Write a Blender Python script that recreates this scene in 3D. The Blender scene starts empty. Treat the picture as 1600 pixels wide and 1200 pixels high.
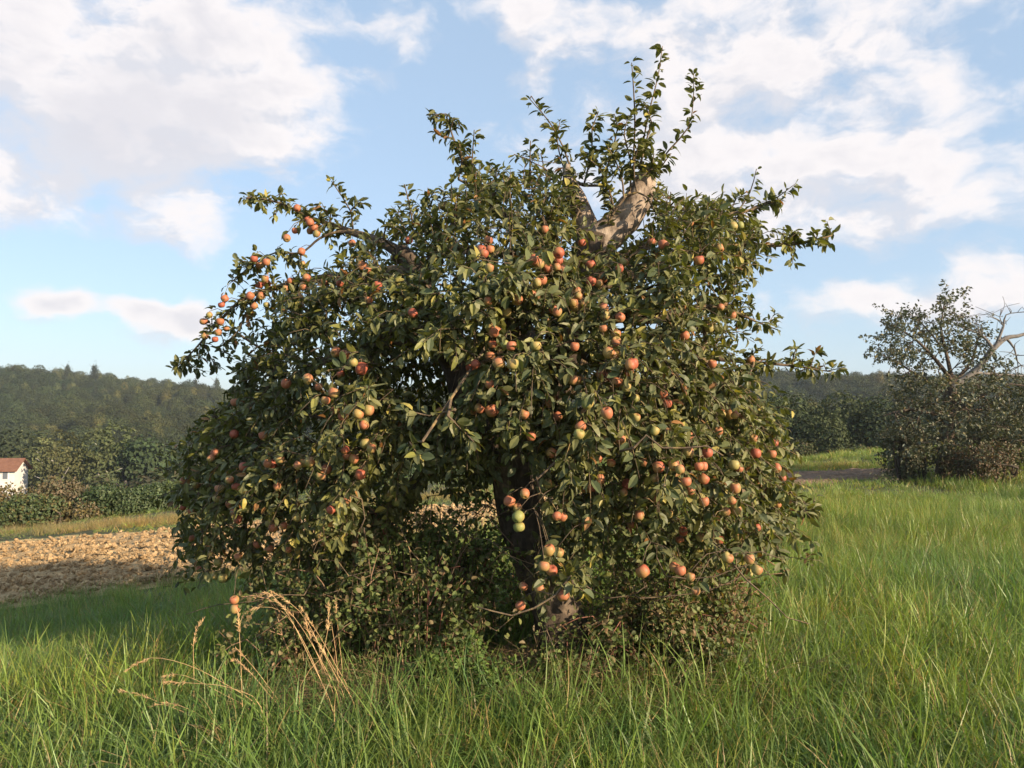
import bpy, math, random
import numpy as np
from mathutils import Vector, Matrix, Euler

random.seed(7)
R = np.random.RandomState(11)
S = bpy.context.scene
COL = S.collection

# ------------------------------------------------------------------ camera
F_PX = 1202.0                      # focal length in pixels of a 1600 px wide frame
PITCH = math.atan(50 / F_PX)
EYE = 1.6
cam_d = bpy.data.cameras.new('camera')
cam_d.sensor_width = 36.0
cam_d.lens = 36.0 * F_PX / 1600
cam_d.clip_start = 0.05
cam_d.clip_end = 3000
cam = bpy.data.objects.new('camera', cam_d)
cam.location = (0, 0, EYE)
cam.rotation_euler = (math.pi / 2 + PITCH, 0, 0)
COL.objects.link(cam)
S.camera = cam

def ray(px, py):
    a, b = (px - 800) / F_PX, (600 - py) / F_PX
    cp, sp = math.cos(PITCH), math.sin(PITCH)
    return np.array([a, cp - b * sp, sp + b * cp])

def at(px, py, D):
    r = ray(px, py)
    return np.array([0, 0, EYE]) + r * (D / r[1])

def to_px(P):
    """(n,3) points -> pixel x, y"""
    P = np.atleast_2d(P)
    cp, sp = math.cos(PITCH), math.sin(PITCH)
    x, y, z = P[:, 0], P[:, 1], P[:, 2] - EYE
    d = y * cp + z * sp
    u = -y * sp + z * cp
    return 800 + F_PX * x / d, 600 - F_PX * u / d

# ------------------------------------------------------------------ light
SUN_AZ = math.atan2(3.9, -2.9)     # measured from +Y towards +X
SUN_EL = math.radians(19)
sun_dir = Vector((math.sin(SUN_AZ) * math.cos(SUN_EL), math.cos(SUN_AZ) * math.cos(SUN_EL), math.sin(SUN_EL)))
sl = bpy.data.lights.new('sun', 'SUN')
sl.energy = 4.9
sl.angle = math.radians(0.6)
sl.color = (1.0, 0.80, 0.56)
so = bpy.data.objects.new('sun', sl)
so.rotation_euler = sun_dir.to_track_quat('Z', 'Y').to_euler()
so.location = (20, -10, 20)
COL.objects.link(so)

S.view_settings.view_transform = 'Standard'
S.view_settings.look = 'None'
S.view_settings.exposure = 0.95
S.view_settings.gamma = 1
S.view_settings.use_curve_mapping = False
S.render.engine = 'CYCLES'
S.cycles.use_denoising = True
S.cycles.max_bounces = 8
S.cycles.diffuse_bounces = 3
S.cycles.glossy_bounces = 2
S.cycles.transmission_bounces = 3
S.cycles.transparent_max_bounces = 4
S.cycles.volume_bounces = 0
S.cycles.sample_clamp_indirect = 5

W = bpy.data.worlds.new('World')
S.world = W
W.use_nodes = True
def build_world():
    nt = W.node_tree
    nt.nodes.clear()
    N, L = nt.nodes, nt.links
    def math_(op, a, b=None, c=None, clamp=False):
        n = N.new('ShaderNodeMath'); n.operation = op; n.use_clamp = clamp
        for i, v in enumerate((a, b, c)):
            if v is None: continue
            if isinstance(v, (int, float)): n.inputs[i].default_value = v
            else: L.new(v, n.inputs[i])
        return n.outputs[0]
    def vec(op, a, b=None, c=None):
        n = N.new('ShaderNodeVectorMath'); n.operation = op
        for i, v in enumerate((a, b, c)):
            if v is None: continue
            if isinstance(v, tuple): n.inputs[i].default_value = v
            else: L.new(v, n.inputs[i])
        return n.outputs['Value'] if op in ('DOT_PRODUCT', 'LENGTH') else n.outputs[0]
    def noise(v, scale, detail=6, rough=0.55, dist=0.0, colour=False):
        n = N.new('ShaderNodeTexNoise'); L.new(v, n.inputs['Vector'])
        n.inputs['Scale'].default_value = scale; n.inputs['Detail'].default_value = detail
        n.inputs['Roughness'].default_value = rough; n.inputs['Distortion'].default_value = dist
        return n.outputs['Color'] if colour else n.outputs['Fac']
    tc = N.new('ShaderNodeTexCoord')
    d = tc.outputs['Generated']
    sep = N.new('ShaderNodeSeparateXYZ'); L.new(d, sep.inputs[0])
    X, Y, Z = sep.outputs
    az = math_('ARCTAN2', X, Y)
    el = math_('ARCSINE', Z)
    q = N.new('ShaderNodeCombineXYZ'); L.new(az, q.inputs[0]); L.new(el, q.inputs[1])
    # a flat cloud layer seen in perspective
    zz = math_('ADD', math_('MAXIMUM', Z, 0.0), 0.16)
    cp = N.new('ShaderNodeCombineXYZ')
    L.new(math_('DIVIDE', X, zz), cp.inputs[0]); L.new(math_('DIVIDE', Y, zz), cp.inputs[1])
    cl = cp.outputs[0]
    def field(shift):
        v = vec('ADD', cl, shift) if shift else cl
        qq = vec('ADD', q.outputs[0], (shift[0] * 0.16, shift[2], 0)) if shift else q.outputs[0]
        w = noise(vec('MULTIPLY', qq, (1.0, 1.5, 1.0)), 9.0, 4, 0.55, colour=True)
        qw = vec('MULTIPLY_ADD', vec('SUBTRACT', w, (0.5, 0.5, 0.5)), (0.085, 0.055, 0), qq)
        fine = noise(vec('MULTIPLY', qw, (1.0, 1.7, 1.0)), 11.0, 9, 0.58)
        gen = noise(v, 0.75, 2, 0.5)
        t = math_('MULTIPLY_ADD', math_('SUBTRACT', fine, 0.5), 2.5, math_('MULTIPLY_ADD', math_('SUBTRACT', gen, 0.5), 0.7, 0.10))
        blobs = [(180, 60, 330, 130, .9), (420, 150, 150, 120, .55), (200, 210, 170, 70, .6), (30, 280, 120, 70, .55),
                 (290, 352, 95, 45, .8), (100, 468, 46, 27, 1.5), (205, 486, 55, 18, 1.2), (290, 498, 62, 36, 1.5),
                 (20, 410, 70, 18, .4), (640, 45, 62, 40, .75), (830, 35, 80, 46, .8), (585, 122, 42, 16, .3), (260, 230, 200, 60, .3),
                 (1110, 80, 250, 130, .62), (1230, 270, 270, 110, .66), (1480, 330, 190, 60, .5), (1080, 250, 120, 100, .35),
                 (1430, 460, 190, 40, .6), (1560, 420, 120, 60, .4), (1270, 485, 60, 22, .4), (1480, 180, 160, 60, .38), (1380, 40, 200, 60, .35),
                 (600, 240, 130, 200, -.6), (530, 480, 320, 70, -.35), (160, 420, 160, 30, -.6), (152, 490, 22, 30, -.6), (245, 470, 20, 30, -.5), (370, 470, 40, 60, -.6), (190, 315, 60, 25, -.35), (330, 280, 90, 22, -.4), (1400, 180, 60, 24, -.35), (1330, 110, 40, 30, -.25), (400, 330, 60, 60, -.3), (1170, 185, 75, 34, -.42), (1570, 70, 90, 70, -.28),
                 (1290, 425, 150, 28, -.55), (1540, 370, 90, 14, -.25), (720, 110, 60, 110, -.4), (110, 410, 120, 30, -.3),
                 (180, 545, 400, 36, -.3), (1250, 555, 200, 30, -.3), (70, 190, 60, 16, -.25), (900, 150, 60, 60, -.25)]
        tot = t
        for (x, y, rx, ry, wgt) in blobs:
            r = ray(x, y); r = r / np.linalg.norm(r)
            a0, e0 = math.atan2(r[0], r[1]), math.asin(r[2])
            ix, iy = F_PX / rx, F_PX / ry
            k = vec('MULTIPLY_ADD', qw, (ix, iy, 0.0), (-a0 * ix, -e0 * iy, 0.0))
            g = math_('EXPONENT', math_('MULTIPLY', vec('DOT_PRODUCT', k, k), -1.0))
            tot = math_('MULTIPLY_ADD', g, wgt, tot)
        return tot
    f0 = field(None)
    f1 = field((0.22, -0.1, 0.035))
    def smooth(v, a, b):
        n = N.new('ShaderNodeMapRange'); n.interpolation_type = 'SMOOTHSTEP'
        L.new(v, n.inputs[0]); n.inputs[1].default_value = a; n.inputs[2].default_value = b
        return n.outputs[0]
    alpha = smooth(f0, 0.12, 0.98)
    sky = N.new('ShaderNodeTexSky'); sky.sky_type = 'NISHITA'; sky.sun_disc = False
    sky.sun_elevation = SUN_EL; sky.sun_rotation = SUN_AZ
    sky.altitude = 200; sky.air_density = 1.0; sky.dust_density = 1.4; sky.ozone_density = 1.6
    # cloud colour: thick parts and the side away from the sun are greyer
    lit = smooth(math_('SUBTRACT', f0, f1), -0.28, 0.22)
    thick = smooth(f0, 0.85, 1.75)
    mixc = N.new('ShaderNodeMix'); mixc.data_type = 'RGBA'
    L.new(lit, mixc.inputs[0])
    mixc.inputs[6].default_value = (4.1, 4.1, 4.4, 1); mixc.inputs[7].default_value = (5.4, 5.1, 5.05, 1)
    mixd = N.new('ShaderNodeMix'); mixd.data_type = 'RGBA'
    L.new(math_('MULTIPLY', thick, 0.75), mixd.inputs[0]); L.new(mixc.outputs[2], mixd.inputs[6])
    mixd.inputs[7].default_value = (4.0, 3.9, 4.15, 1)
    # thin high veil that whitens the blue
    veil = N.new('ShaderNodeMix'); veil.data_type = 'RGBA'
    veil.inputs[0].default_value = 0.52
    L.new(vec('MULTIPLY', sky.outputs[0], (1.0, 1.0, 1.0)), veil.inputs[6]); veil.inputs[7].default_value = (3.3, 4.3, 5.5, 1)
    mix = N.new('ShaderNodeMix'); mix.data_type = 'RGBA'
    L.new(math_('MULTIPLY', alpha, 0.93), mix.inputs[0]); L.new(veil.outputs[2], mix.inputs[6]); L.new(mixd.outputs[2], mix.inputs[7])
    bg = N.new('ShaderNodeBackground'); bg.inputs[1].default_value = 0.1
    L.new(mix.outputs[2], bg.inputs[0])
    out = N.new('ShaderNodeOutputWorld'); L.new(bg.outputs[0], out.inputs[0])
build_world()
W.cycles.sampling_method = 'MANUAL'
W.cycles.sample_map_resolution = 512

# ------------------------------------------------------------------ numeric noise
_perm = np.random.RandomState(3).rand(256, 256)
def vnoise(x, y):
    x = np.asarray(x, float); y = np.asarray(y, float)
    xi, yi = np.floor(x).astype(int), np.floor(y).astype(int)
    fx, fy = x - xi, y - yi
    fx, fy = fx * fx * (3 - 2 * fx), fy * fy * (3 - 2 * fy)
    g = lambda a, b: _perm[a % 256, b % 256]
    return (g(xi, yi) * (1 - fx) + g(xi + 1, yi) * fx) * (1 - fy) + (g(xi, yi + 1) * (1 - fx) + g(xi + 1, yi + 1) * fx) * fy
def fbm(x, y, o=4):
    s, a, t = 0, 1.0, 0
    for i in range(o):
        s = s + a * vnoise(np.asarray(x) * 2**i + 17.3 * i, np.asarray(y) * 2**i + 5.1 * i); t += a; a *= .5
    return s / t

def sstep(a, b, x):
    t = np.clip((np.asarray(x, float) - a) / (b - a), 0, 1)
    return t * t * (3 - 2 * t)

def height(x, y):
    x = np.asarray(x, float); y = np.asarray(y, float)
    slope = -0.10 * np.where(x < 0, np.sqrt(x * x + 1.0) - 1.0, 0.0)
    slope = np.maximum(slope, -3.0)
    left = sstep(6, -10, x)
    rise = .5 * sstep(9.5, 15.5, x) * sstep(8, 18, y)
    z = slope * sstep(2, 7, y + 3) + 0.05 * (fbm(x * .25, y * .25, 3) - .5) + rise
    z = z - left * 0.05 * np.clip(y - 19, 0, 30)
    z = z - 10.0 * sstep(30, 105, y) - 1.0 * sstep(26, 38, y) * (1 - left)
    crest = 8.0 + 11.0 * np.exp(-((x + 250) / 75) ** 2) + 3.0 * np.exp(-((x - 100) / 60) ** 2) + 2.0 * np.exp(-((x - 260) / 60) ** 2) - 1.5 * np.exp(-((x + 110) / 40) ** 2)
    z = z + (crest + 11) * sstep(120, 345, y) + 2.5 * (fbm(x * .02 + 9, y * .02, 3) - .5) * sstep(90, 150, y)
    return z

def ground_at(px, py):
    r = ray(px, py)
    D = np.linspace(1.0, 60, 3000)
    P = np.array([0, 0, EYE])[None] + D[:, None] * r[None] / r[1]
    below = np.nonzero(P[:, 2] < height(P[:, 0], P[:, 1]))[0]
    return P[below[0]] if len(below) else P[-1]

# ------------------------------------------------------------------ helpers
def nodes_mat(name):
    m = bpy.data.materials.new(name); m.use_nodes = True
    nt = m.node_tree; nt.nodes.clear()
    out = nt.nodes.new('ShaderNodeOutputMaterial')
    return m, nt, out

def mix_rgb(nt, fac, a, b, mode='MIX'):
    n = nt.nodes.new('ShaderNodeMix'); n.data_type = 'RGBA'; n.blend_type = mode
    for i, v in ((0, fac), (6, a), (7, b)):
        if isinstance(v, (int, float)): n.inputs[i].default_value = v
        elif isinstance(v, tuple): n.inputs[i].default_value = v if len(v) == 4 else (*v, 1)
        else: nt.links.new(v, n.inputs[i])
    return n.outputs[2]

def tex_noise(nt, scale, detail=5, rough=.55, coord='Object', dist=0, stretch=None):
    if coord == 'World':
        g = nt.nodes.new('ShaderNodeNewGeometry'); v = g.outputs['Position']
    else:
        t = nt.nodes.new('ShaderNodeTexCoord'); v = t.outputs[coord]
    if stretch:
        mp = nt.nodes.new('ShaderNodeMapping'); mp.inputs['Scale'].default_value = stretch
        nt.links.new(v, mp.inputs[0]); v = mp.outputs[0]
    n = nt.nodes.new('ShaderNodeTexNoise'); nt.links.new(v, n.inputs['Vector'])
    n.inputs['Scale'].default_value = scale; n.inputs['Detail'].default_value = detail
    n.inputs['Roughness'].default_value = rough; n.inputs['Distortion'].default_value = dist
    return n.outputs['Fac']

def ramp(nt, v, a, b):
    n = nt.nodes.new('ShaderNodeMapRange'); nt.links.new(v, n.inputs[0])
    n.inputs[1].default_value = a; n.inputs[2].default_value = b
    return n.outputs[0]

def leaf_material(name, back=(1.35, 1.3, 1.25), back_grey=0.35, transl=0.22, rough=0.5, spec=0.4, patch=None, jitter=0.0):
    m, nt, out = nodes_mat(name)
    at_ = nt.nodes.new('ShaderNodeAttribute'); at_.attribute_name = 'col'
    c = at_.outputs['Color']
    if patch:
        for (scale, lo, hi, tint) in patch:
            f = ramp(nt, tex_noise(nt, scale, 3, coord='World'), lo, hi)
            c = mix_rgb(nt, f, c, mix_rgb(nt, 1.0, c, tint, 'MULTIPLY'))
    if jitter:
        oi = nt.nodes.new('ShaderNodeObjectInfo')
        hs = nt.nodes.new('ShaderNodeHueSaturation')
        mr = nt.nodes.new('ShaderNodeMapRange'); nt.links.new(oi.outputs['Random'], mr.inputs[0])
        mr.inputs[3].default_value = 1 - jitter; mr.inputs[4].default_value = 1 + jitter
        nt.links.new(mr.outputs[0], hs.inputs['Value'])
        mr2 = nt.nodes.new('ShaderNodeMapRange')
        mm = nt.nodes.new('ShaderNodeMath'); mm.operation = 'FRACT'
        m3 = nt.nodes.new('ShaderNodeMath'); m3.operation = 'MULTIPLY'; m3.inputs[1].default_value = 7.31
        nt.links.new(oi.outputs['Random'], m3.inputs[0]); nt.links.new(m3.outputs[0], mm.inputs[0])
        nt.links.new(mm.outputs[0], mr2.inputs[0]); mr2.inputs[3].default_value = 0.5 - jitter * .09; mr2.inputs[4].default_value = 0.5 + jitter * .07
        nt.links.new(mr2.outputs[0], hs.inputs['Hue'])
        nt.links.new(c, hs.inputs['Color']); c = hs.outputs[0]
    g = nt.nodes.new('ShaderNodeNewGeometry')
    under = mix_rgb(nt, 1.0, c, back, 'MULTIPLY')
    under = mix_rgb(nt, back_grey, under, (.13, .15, .11))
    c2 = mix_rgb(nt, g.outputs['Backfacing'], c, under)
    p = nt.nodes.new('ShaderNodeBsdfPrincipled')
    nt.links.new(c2, p.inputs['Base Color'])
    p.inputs['Roughness'].default_value = rough
    p.inputs['Specular IOR Level'].default_value = spec
    t = nt.nodes.new('ShaderNodeBsdfTranslucent')
    nt.links.new(mix_rgb(nt, 1.0, c, (1.5, 1.6, .55), 'MULTIPLY'), t.inputs[0])
    ms = nt.nodes.new('ShaderNodeMixShader'); ms.inputs[0].default_value = transl
    nt.links.new(p.outputs[0], ms.inputs[1]); nt.links.new(t.outputs[0], ms.inputs[2])
    nt.links.new(ms.outputs[0], out.inputs[0])
    return m

def bark_material(name, dark, light, lichen=None, scale=18, lo=.42, hi=.62, lichen_z=None):
    m, nt, out = nodes_mat(name)
    n1 = tex_noise(nt, scale, 8, .65, stretch=(1, 1, .35), dist=.6)
    c = mix_rgb(nt, ramp(nt, n1, .32, .68), dark, light)
    if lichen:
        f = ramp(nt, tex_noise(nt, scale * .6, 6, .7), lo, hi)
        c = mix_rgb(nt, f, c, lichen)
    p = nt.nodes.new('ShaderNodeBsdfPrincipled'); p.inputs['Roughness'].default_value = .9
    p.inputs['Specular IOR Level'].default_value = .2
    nt.links.new(c, p.inputs['Base Color'])
    b = nt.nodes.new('ShaderNodeBump'); b.inputs['Strength'].default_value = .9; b.inputs['Distance'].default_value = .012
    nt.links.new(n1, b.inputs['Height']); nt.links.new(b.outputs[0], p.inputs['Normal'])
    nt.links.new(p.outputs[0], out.inputs[0])
    return m

def plain_material(name, a, b, scale=8, rough=.9, bump=.3, dist=.01, coord='Object'):
    m, nt, out = nodes_mat(name)
    n = tex_noise(nt, scale, 6, .6, coord=coord)
    p = nt.nodes.new('ShaderNodeBsdfPrincipled'); p.inputs['Roughness'].default_value = rough
    p.inputs['Specular IOR Level'].default_value = .2
    nt.links.new(mix_rgb(nt, ramp(nt, n, .3, .7), a, b), p.inputs['Base Color'])
    bu = nt.nodes.new('ShaderNodeBump'); bu.inputs['Strength'].default_value = bump; bu.inputs['Distance'].default_value = dist
    nt.links.new(n, bu.inputs['Height']); nt.links.new(bu.outputs[0], p.inputs['Normal'])
    nt.links.new(p.outputs[0], out.inputs[0])
    return m

def raw_mesh(name, V, loops, counts, col=None, smooth=False, mat=None):
    """V (n,3), loops flat index array, counts per face"""
    me = bpy.data.meshes.new(name)
    V = np.ascontiguousarray(V, dtype=np.float32)
    me.vertices.add(len(V)); me.vertices.foreach_set('co', V.ravel())
    loops = np.ascontiguousarray(loops, dtype=np.int32); counts = np.ascontiguousarray(counts, dtype=np.int32)
    me.loops.add(len(loops)); me.loops.foreach_set('vertex_index', loops)
    me.polygons.add(len(counts))
    st = np.concatenate([[0], np.cumsum(counts)[:-1]]).astype(np.int32)
    me.polygons.foreach_set('loop_start', st)
    me.polygons.foreach_set('use_smooth', np.full(len(counts), bool(smooth)))
    me.update(calc_edges=True)
    me.validate()
    if col is not None:
        ca = me.color_attributes.new('col', 'FLOAT_COLOR', 'POINT')
        c4 = np.ones((len(V), 4), np.float32); c4[:, :3] = col
        ca.data.foreach_set('color', c4.ravel())
    if mat: me.materials.append(mat)
    return me

def link(name, me, parent=None, kind=None):
    o = bpy.data.objects.new(name, me)
    COL.objects.link(o)
    if parent is not None: o.parent = parent
    if kind: o['kind'] = kind
    return o

def thing(name, label, cat, loc=(0, 0, 0), group=None, rz=0):
    o = bpy.data.objects.new(name, None)
    o.empty_display_size = .2
    o.location = [float(v) for v in loc]; o.rotation_euler = (0, 0, rz)
    COL.objects.link(o)
    o['label'] = label; o['category'] = cat
    if group: o['group'] = group
    return o

def unit(v):
    v = np.asarray(v, float)
    return v / np.maximum(np.linalg.norm(v, axis=-1, keepdims=True), 1e-9)

# leaf template: pointed oval folded along the midrib
_LT = np.array([[0, 0], [.20, 0], [.50, 0], [.82, 0], [1, 0], [.20, 1], [.50, 1], [.82, 1], [.20, -1], [.50, -1], [.82, -1]], float)
_LW = np.array([0, 0, 0, 0, 0, .76, 1, .62, .70, 1, .66])
_LF = [(0, 1, 5), (1, 2, 6, 5), (2, 3, 7, 6), (3, 4, 7), (0, 8, 1), (1, 8, 9, 2), (2, 9, 10, 3), (3, 10, 4)]
# small leaf: folded diamond
_ST = np.array([[0, 0], [.45, 1], [1, 0], [.45, -1], ], float)
_SW = np.array([0, 1, 0, 1.])
_SF = [(0, 2, 1), (0, 3, 2)]

def leaf_verts(P, T, N, L, Wd, fold, curl, small=False):
    tt, ww = (_ST, _SW) if small else (_LT, _LW)
    T = unit(T); N = unit(N - T * np.sum(N * T, 1, keepdims=True)); B = np.cross(T, N)
    t = tt[:, 0][None, :, None]; s = tt[:, 1][None, :, None] * ww[None, :, None]
    L = L[:, None, None]; h = (Wd / 2)[:, None, None]; fold = fold[:, None, None]; curl = curl[:, None, None]
    V = P[:, None] + T[:, None] * L * t * (1 - .2 * np.abs(curl) * t) - N[:, None] * L * curl * t * t \
        + B[:, None] * s * h + N[:, None] * np.abs(s) * h * fold
    return V

def leaves_mesh(name, P, T, N, L, Wd, fold, curl, col, mat, small=False, local=(0, 0, 0)):
    V = leaf_verts(P, T, N, L, Wd, fold, curl, small)
    n, k = V.shape[:2]
    faces = _SF if small else _LF
    fl = np.concatenate([np.array(f) for f in faces]); fc = np.array([len(f) for f in faces])
    loops = (fl[None] + k * np.arange(n)[:, None]).ravel()
    counts = np.tile(fc, n)
    c = np.repeat(col, k, axis=0)
    return raw_mesh(name, V.reshape(-1, 3) - np.asarray(local), loops, counts, c, False, mat)

def catmull(pts, step):
    pts = np.asarray(pts, float)
    if len(pts) == 2:
        n = max(2, int(np.linalg.norm(pts[1, :3] - pts[0, :3]) / step) + 1)
        return pts[0] + (pts[1] - pts[0]) * np.linspace(0, 1, n)[:, None]
    P = np.vstack([2 * pts[0] - pts[1], pts, 2 * pts[-1] - pts[-2]])
    out = []
    for i in range(1, len(P) - 2):
        n = max(1, int(np.linalg.norm(P[i + 1, :3] - P[i, :3]) / step))
        t = np.linspace(0, 1, n, endpoint=False)[:, None]
        a, b, c, d = P[i - 1], P[i], P[i + 1], P[i + 2]
        out.append(.5 * ((2 * b) + (-a + c) * t + (2 * a - 5 * b + 4 * c - d) * t**2 + (-a + 3 * b - 3 * c + d) * t**3))
    out.append(pts[-1][None])
    return np.vstack(out)

def tube_geo(P, rad, sides, rough=0.0, seed=0, cap=True):
    P = np.asarray(P, float); n = len(P)
    T = unit(np.gradient(P, axis=0))
    up = np.array([0, 0, 1.]) if abs(T[0][2]) < .9 else np.array([1., 0, 0])
    U = np.zeros_like(P); u = unit(np.cross(T[0], up))
    for i in range(n):
        u = unit(u - T[i] * np.dot(u, T[i])); U[i] = u
    Vv = np.cross(T, U)
    a = np.linspace(0, 2 * math.pi, sides, endpoint=False)
    r = np.repeat(np.asarray(rad, float)[:, None], sides, 1)
    if rough:
        s = np.concatenate([[0], np.cumsum(np.linalg.norm(np.diff(P, axis=0), axis=1))])
        circ = np.cos(a)[None] * 1.3 + 5 + seed, np.sin(a)[None] * 1.3 + 9
        nn = fbm(circ[0] + s[:, None] * 3.1, circ[1] + s[:, None] * 1.7, 3) - .5
        nf = fbm(circ[0] * 4 + s[:, None] * 9, circ[1] * 4, 2) - .5
        r = r * (1 + rough * 2.2 * nn + rough * .9 * nf)
    V = P[:, None] + U[:, None] * (np.cos(a)[None, :, None] * r[..., None]) + Vv[:, None] * (np.sin(a)[None, :, None] * r[..., None])
    i, j = np.meshgrid(np.arange(n - 1), np.arange(sides), indexing='ij')
    j2 = (j + 1) % sides
    F = np.stack([i * sides + j, i * sides + j2, (i + 1) * sides + j2, (i + 1) * sides + j], -1).reshape(-1, 4)
    V = V.reshape(-1, 3)
    loops, counts = F.ravel(), np.full(len(F), 4)
    if cap:
        V = np.vstack([V, P[-1] + T[-1] * rad[-1] * .5])
        k = len(V) - 1; b = (n - 1) * sides
        tri = np.array([[b + q, b + (q + 1) % sides, k] for q in range(sides)])
        loops = np.concatenate([loops, tri.ravel()]); counts = np.concatenate([counts, np.full(sides, 3)])
    return V, loops, counts

class Geo:
    def __init__(s): s.V, s.L, s.C, s.n, s.col = [], [], [], 0, []
    def add(s, g, col=None):
        V, L, C = g
        s.V.append(V); s.L.append(np.asarray(L) + s.n); s.C.append(C); s.n += len(V)
        s.col.append(np.tile(np.array(col if col is not None else (1, 1, 1.))[None], (len(V), 1)))
    def mesh(s, name, mat, smooth=True, local=(0, 0, 0)):
        return raw_mesh(name, np.vstack(s.V) - np.asarray(local), np.concatenate(s.L), np.concatenate(s.C), np.vstack(s.col), smooth, mat)

def box_geo(x0, x1, y0, y1, z0, z1):
    V = np.array([[x, y, z] for z in (z0, z1) for y in (y0, y1) for x in (x0, x1)], float)
    F = [(0, 2, 3, 1), (4, 5, 7, 6), (0, 1, 5, 4), (2, 6, 7, 3), (0, 4, 6, 2), (1, 3, 7, 5)]
    return V, np.concatenate([np.array(f) for f in F]), np.full(6, 4)

def scatter(name, coll_objs, P, rot, scl, idx, kind='stuff'):
    """one object that instances the source meshes on points (for what nobody could count)"""
    coll = bpy.data.collections.new(name + '_source')
    for o in coll_objs: coll.objects.link(o)
    me = bpy.data.meshes.new(name)
    me.vertices.add(len(P)); me.vertices.foreach_set('co', np.ascontiguousarray(P, np.float32).ravel())
    a = me.attributes.new('rot', 'FLOAT_VECTOR', 'POINT'); a.data.foreach_set('vector', np.ascontiguousarray(rot, np.float32).ravel())
    a = me.attributes.new('scl', 'FLOAT_VECTOR', 'POINT'); a.data.foreach_set('vector', np.ascontiguousarray(scl, np.float32).ravel())
    a = me.attributes.new('idx', 'INT', 'POINT'); a.data.foreach_set('value', np.ascontiguousarray(idx, np.int32).ravel())
    o = link(name, me, kind=kind)
    ng = bpy.data.node_groups.new(name, 'GeometryNodeTree')
    ng.interface.new_socket('Geometry', in_out='INPUT', socket_type='NodeSocketGeometry')
    ng.interface.new_socket('Geometry', in_out='OUTPUT', socket_type='NodeSocketGeometry')
    N, L = ng.nodes, ng.links
    gi, go = N.new('NodeGroupInput'), N.new('NodeGroupOutput')
    ci = N.new('GeometryNodeCollectionInfo'); ci.inputs['Collection'].default_value = coll
    ci.inputs['Separate Children'].default_value = True; ci.inputs['Reset Children'].default_value = True
    ip = N.new('GeometryNodeInstanceOnPoints'); ip.inputs['Pick Instance'].default_value = True
    def attr(nm, ty):
        n = N.new('GeometryNodeInputNamedAttribute'); n.data_type = ty; n.inputs['Name'].default_value = nm
        return n.outputs['Attribute']
    er = N.new('FunctionNodeEulerToRotation'); L.new(attr('rot', 'FLOAT_VECTOR'), er.inputs[0])
    L.new(gi.outputs[0], ip.inputs['Points']); L.new(ci.outputs[0], ip.inputs['Instance'])
    L.new(attr('idx', 'INT'), ip.inputs['Instance Index']); L.new(er.outputs[0], ip.inputs['Rotation'])
    L.new(attr('scl', 'FLOAT_VECTOR'), ip.inputs['Scale'])
    L.new(ip.outputs[0], go.inputs[0])
    md = o.modifiers.new('scatter', 'NODES'); md.node_group = ng
    return o

def source(name, me):
    return bpy.data.objects.new(name, me)

# polygons in pixels
def in_poly(x, y, poly):
    x = np.asarray(x); y = np.asarray(y); inside = np.zeros(x.shape, bool)
    n = len(poly)
    for i in range(n):
        x1, y1 = poly[i]; x2, y2 = poly[(i + 1) % n]
        c = ((y1 > y) != (y2 > y)) & (x < (x2 - x1) * (y - y1) / (y2 - y1 + 1e-12) + x1)
        inside ^= c
    return inside
def edge_dist(x, y, poly):
    best = np.full(np.shape(x), 1e9)
    n = len(poly)
    for i in range(n):
        a = np.array(poly[i], float); b = np.array(poly[(i + 1) % n], float); d = b - a
        t = np.clip(((x - a[0]) * d[0] + (y - a[1]) * d[1]) / (d @ d), 0, 1)
        best = np.minimum(best, np.hypot(x - a[0] - t * d[0], y - a[1] - t * d[1]))
    return best

# ================================================================== GROUND
def build_ground():
    def axis(lo, hi, fine, coarse, core):
        v = [0.0]; s = fine
        while v[-1] < hi:
            if v[-1] > core: s = min(s * 1.08, coarse)
            v.append(v[-1] + s)
        u = [0.0]; s = fine
        while u[-1] > lo:
            if u[-1] < -core: s = min(s * 1.08, coarse)
            u.append(u[-1] - s)
        return np.array(sorted(set(u + v)))
    xs, ys = axis(-640, 640, .25, 20, 14), axis(-80, 640, .25, 20, 30)
    gx, gy = np.meshgrid(xs, ys)
    z = height(gx, gy)
    V = np.stack([gx, gy, z], -1).reshape(-1, 3)
    ny, nx = gx.shape
    i, j = np.meshgrid(np.arange(ny - 1), np.arange(nx - 1), indexing='ij')
    F = np.stack([i * nx + j, i * nx + j + 1, (i + 1) * nx + j + 1, (i + 1) * nx + j], -1).reshape(-1, 4)
    m = plain_material('meadow soil', (.045, .05, .02), (.09, .085, .04), scale=3, bump=.6, dist=.05, coord='Object')
    link('ground', raw_mesh('ground', V, F.ravel(), np.full(len(F), 4), None, True, m), kind='structure')
build_ground()

NEAR = [(-420, 1025), (-200, 988), (0, 955), (130, 937), (250, 919), (370, 903), (540, 876), (700, 852), (870, 826), (1000, 802), (1120, 779), (1230, 762), (1330, 752), (1400, 747)]
FAR = [(-420, 876), (-200, 860), (0, 847), (130, 838), (250, 829), (370, 816), (540, 803), (700, 791), (870, 778), (1000, 764), (1120, 748), (1230, 738), (1330, 735), (1400, 735)]
near_w = np.array([ground_at(*p) for p in NEAR]); far_w = np.array([ground_at(*p) for p in FAR])
field_poly = [tuple(p[:2]) for p in near_w] + [tuple(p[:2]) for p in far_w[::-1]]

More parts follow.
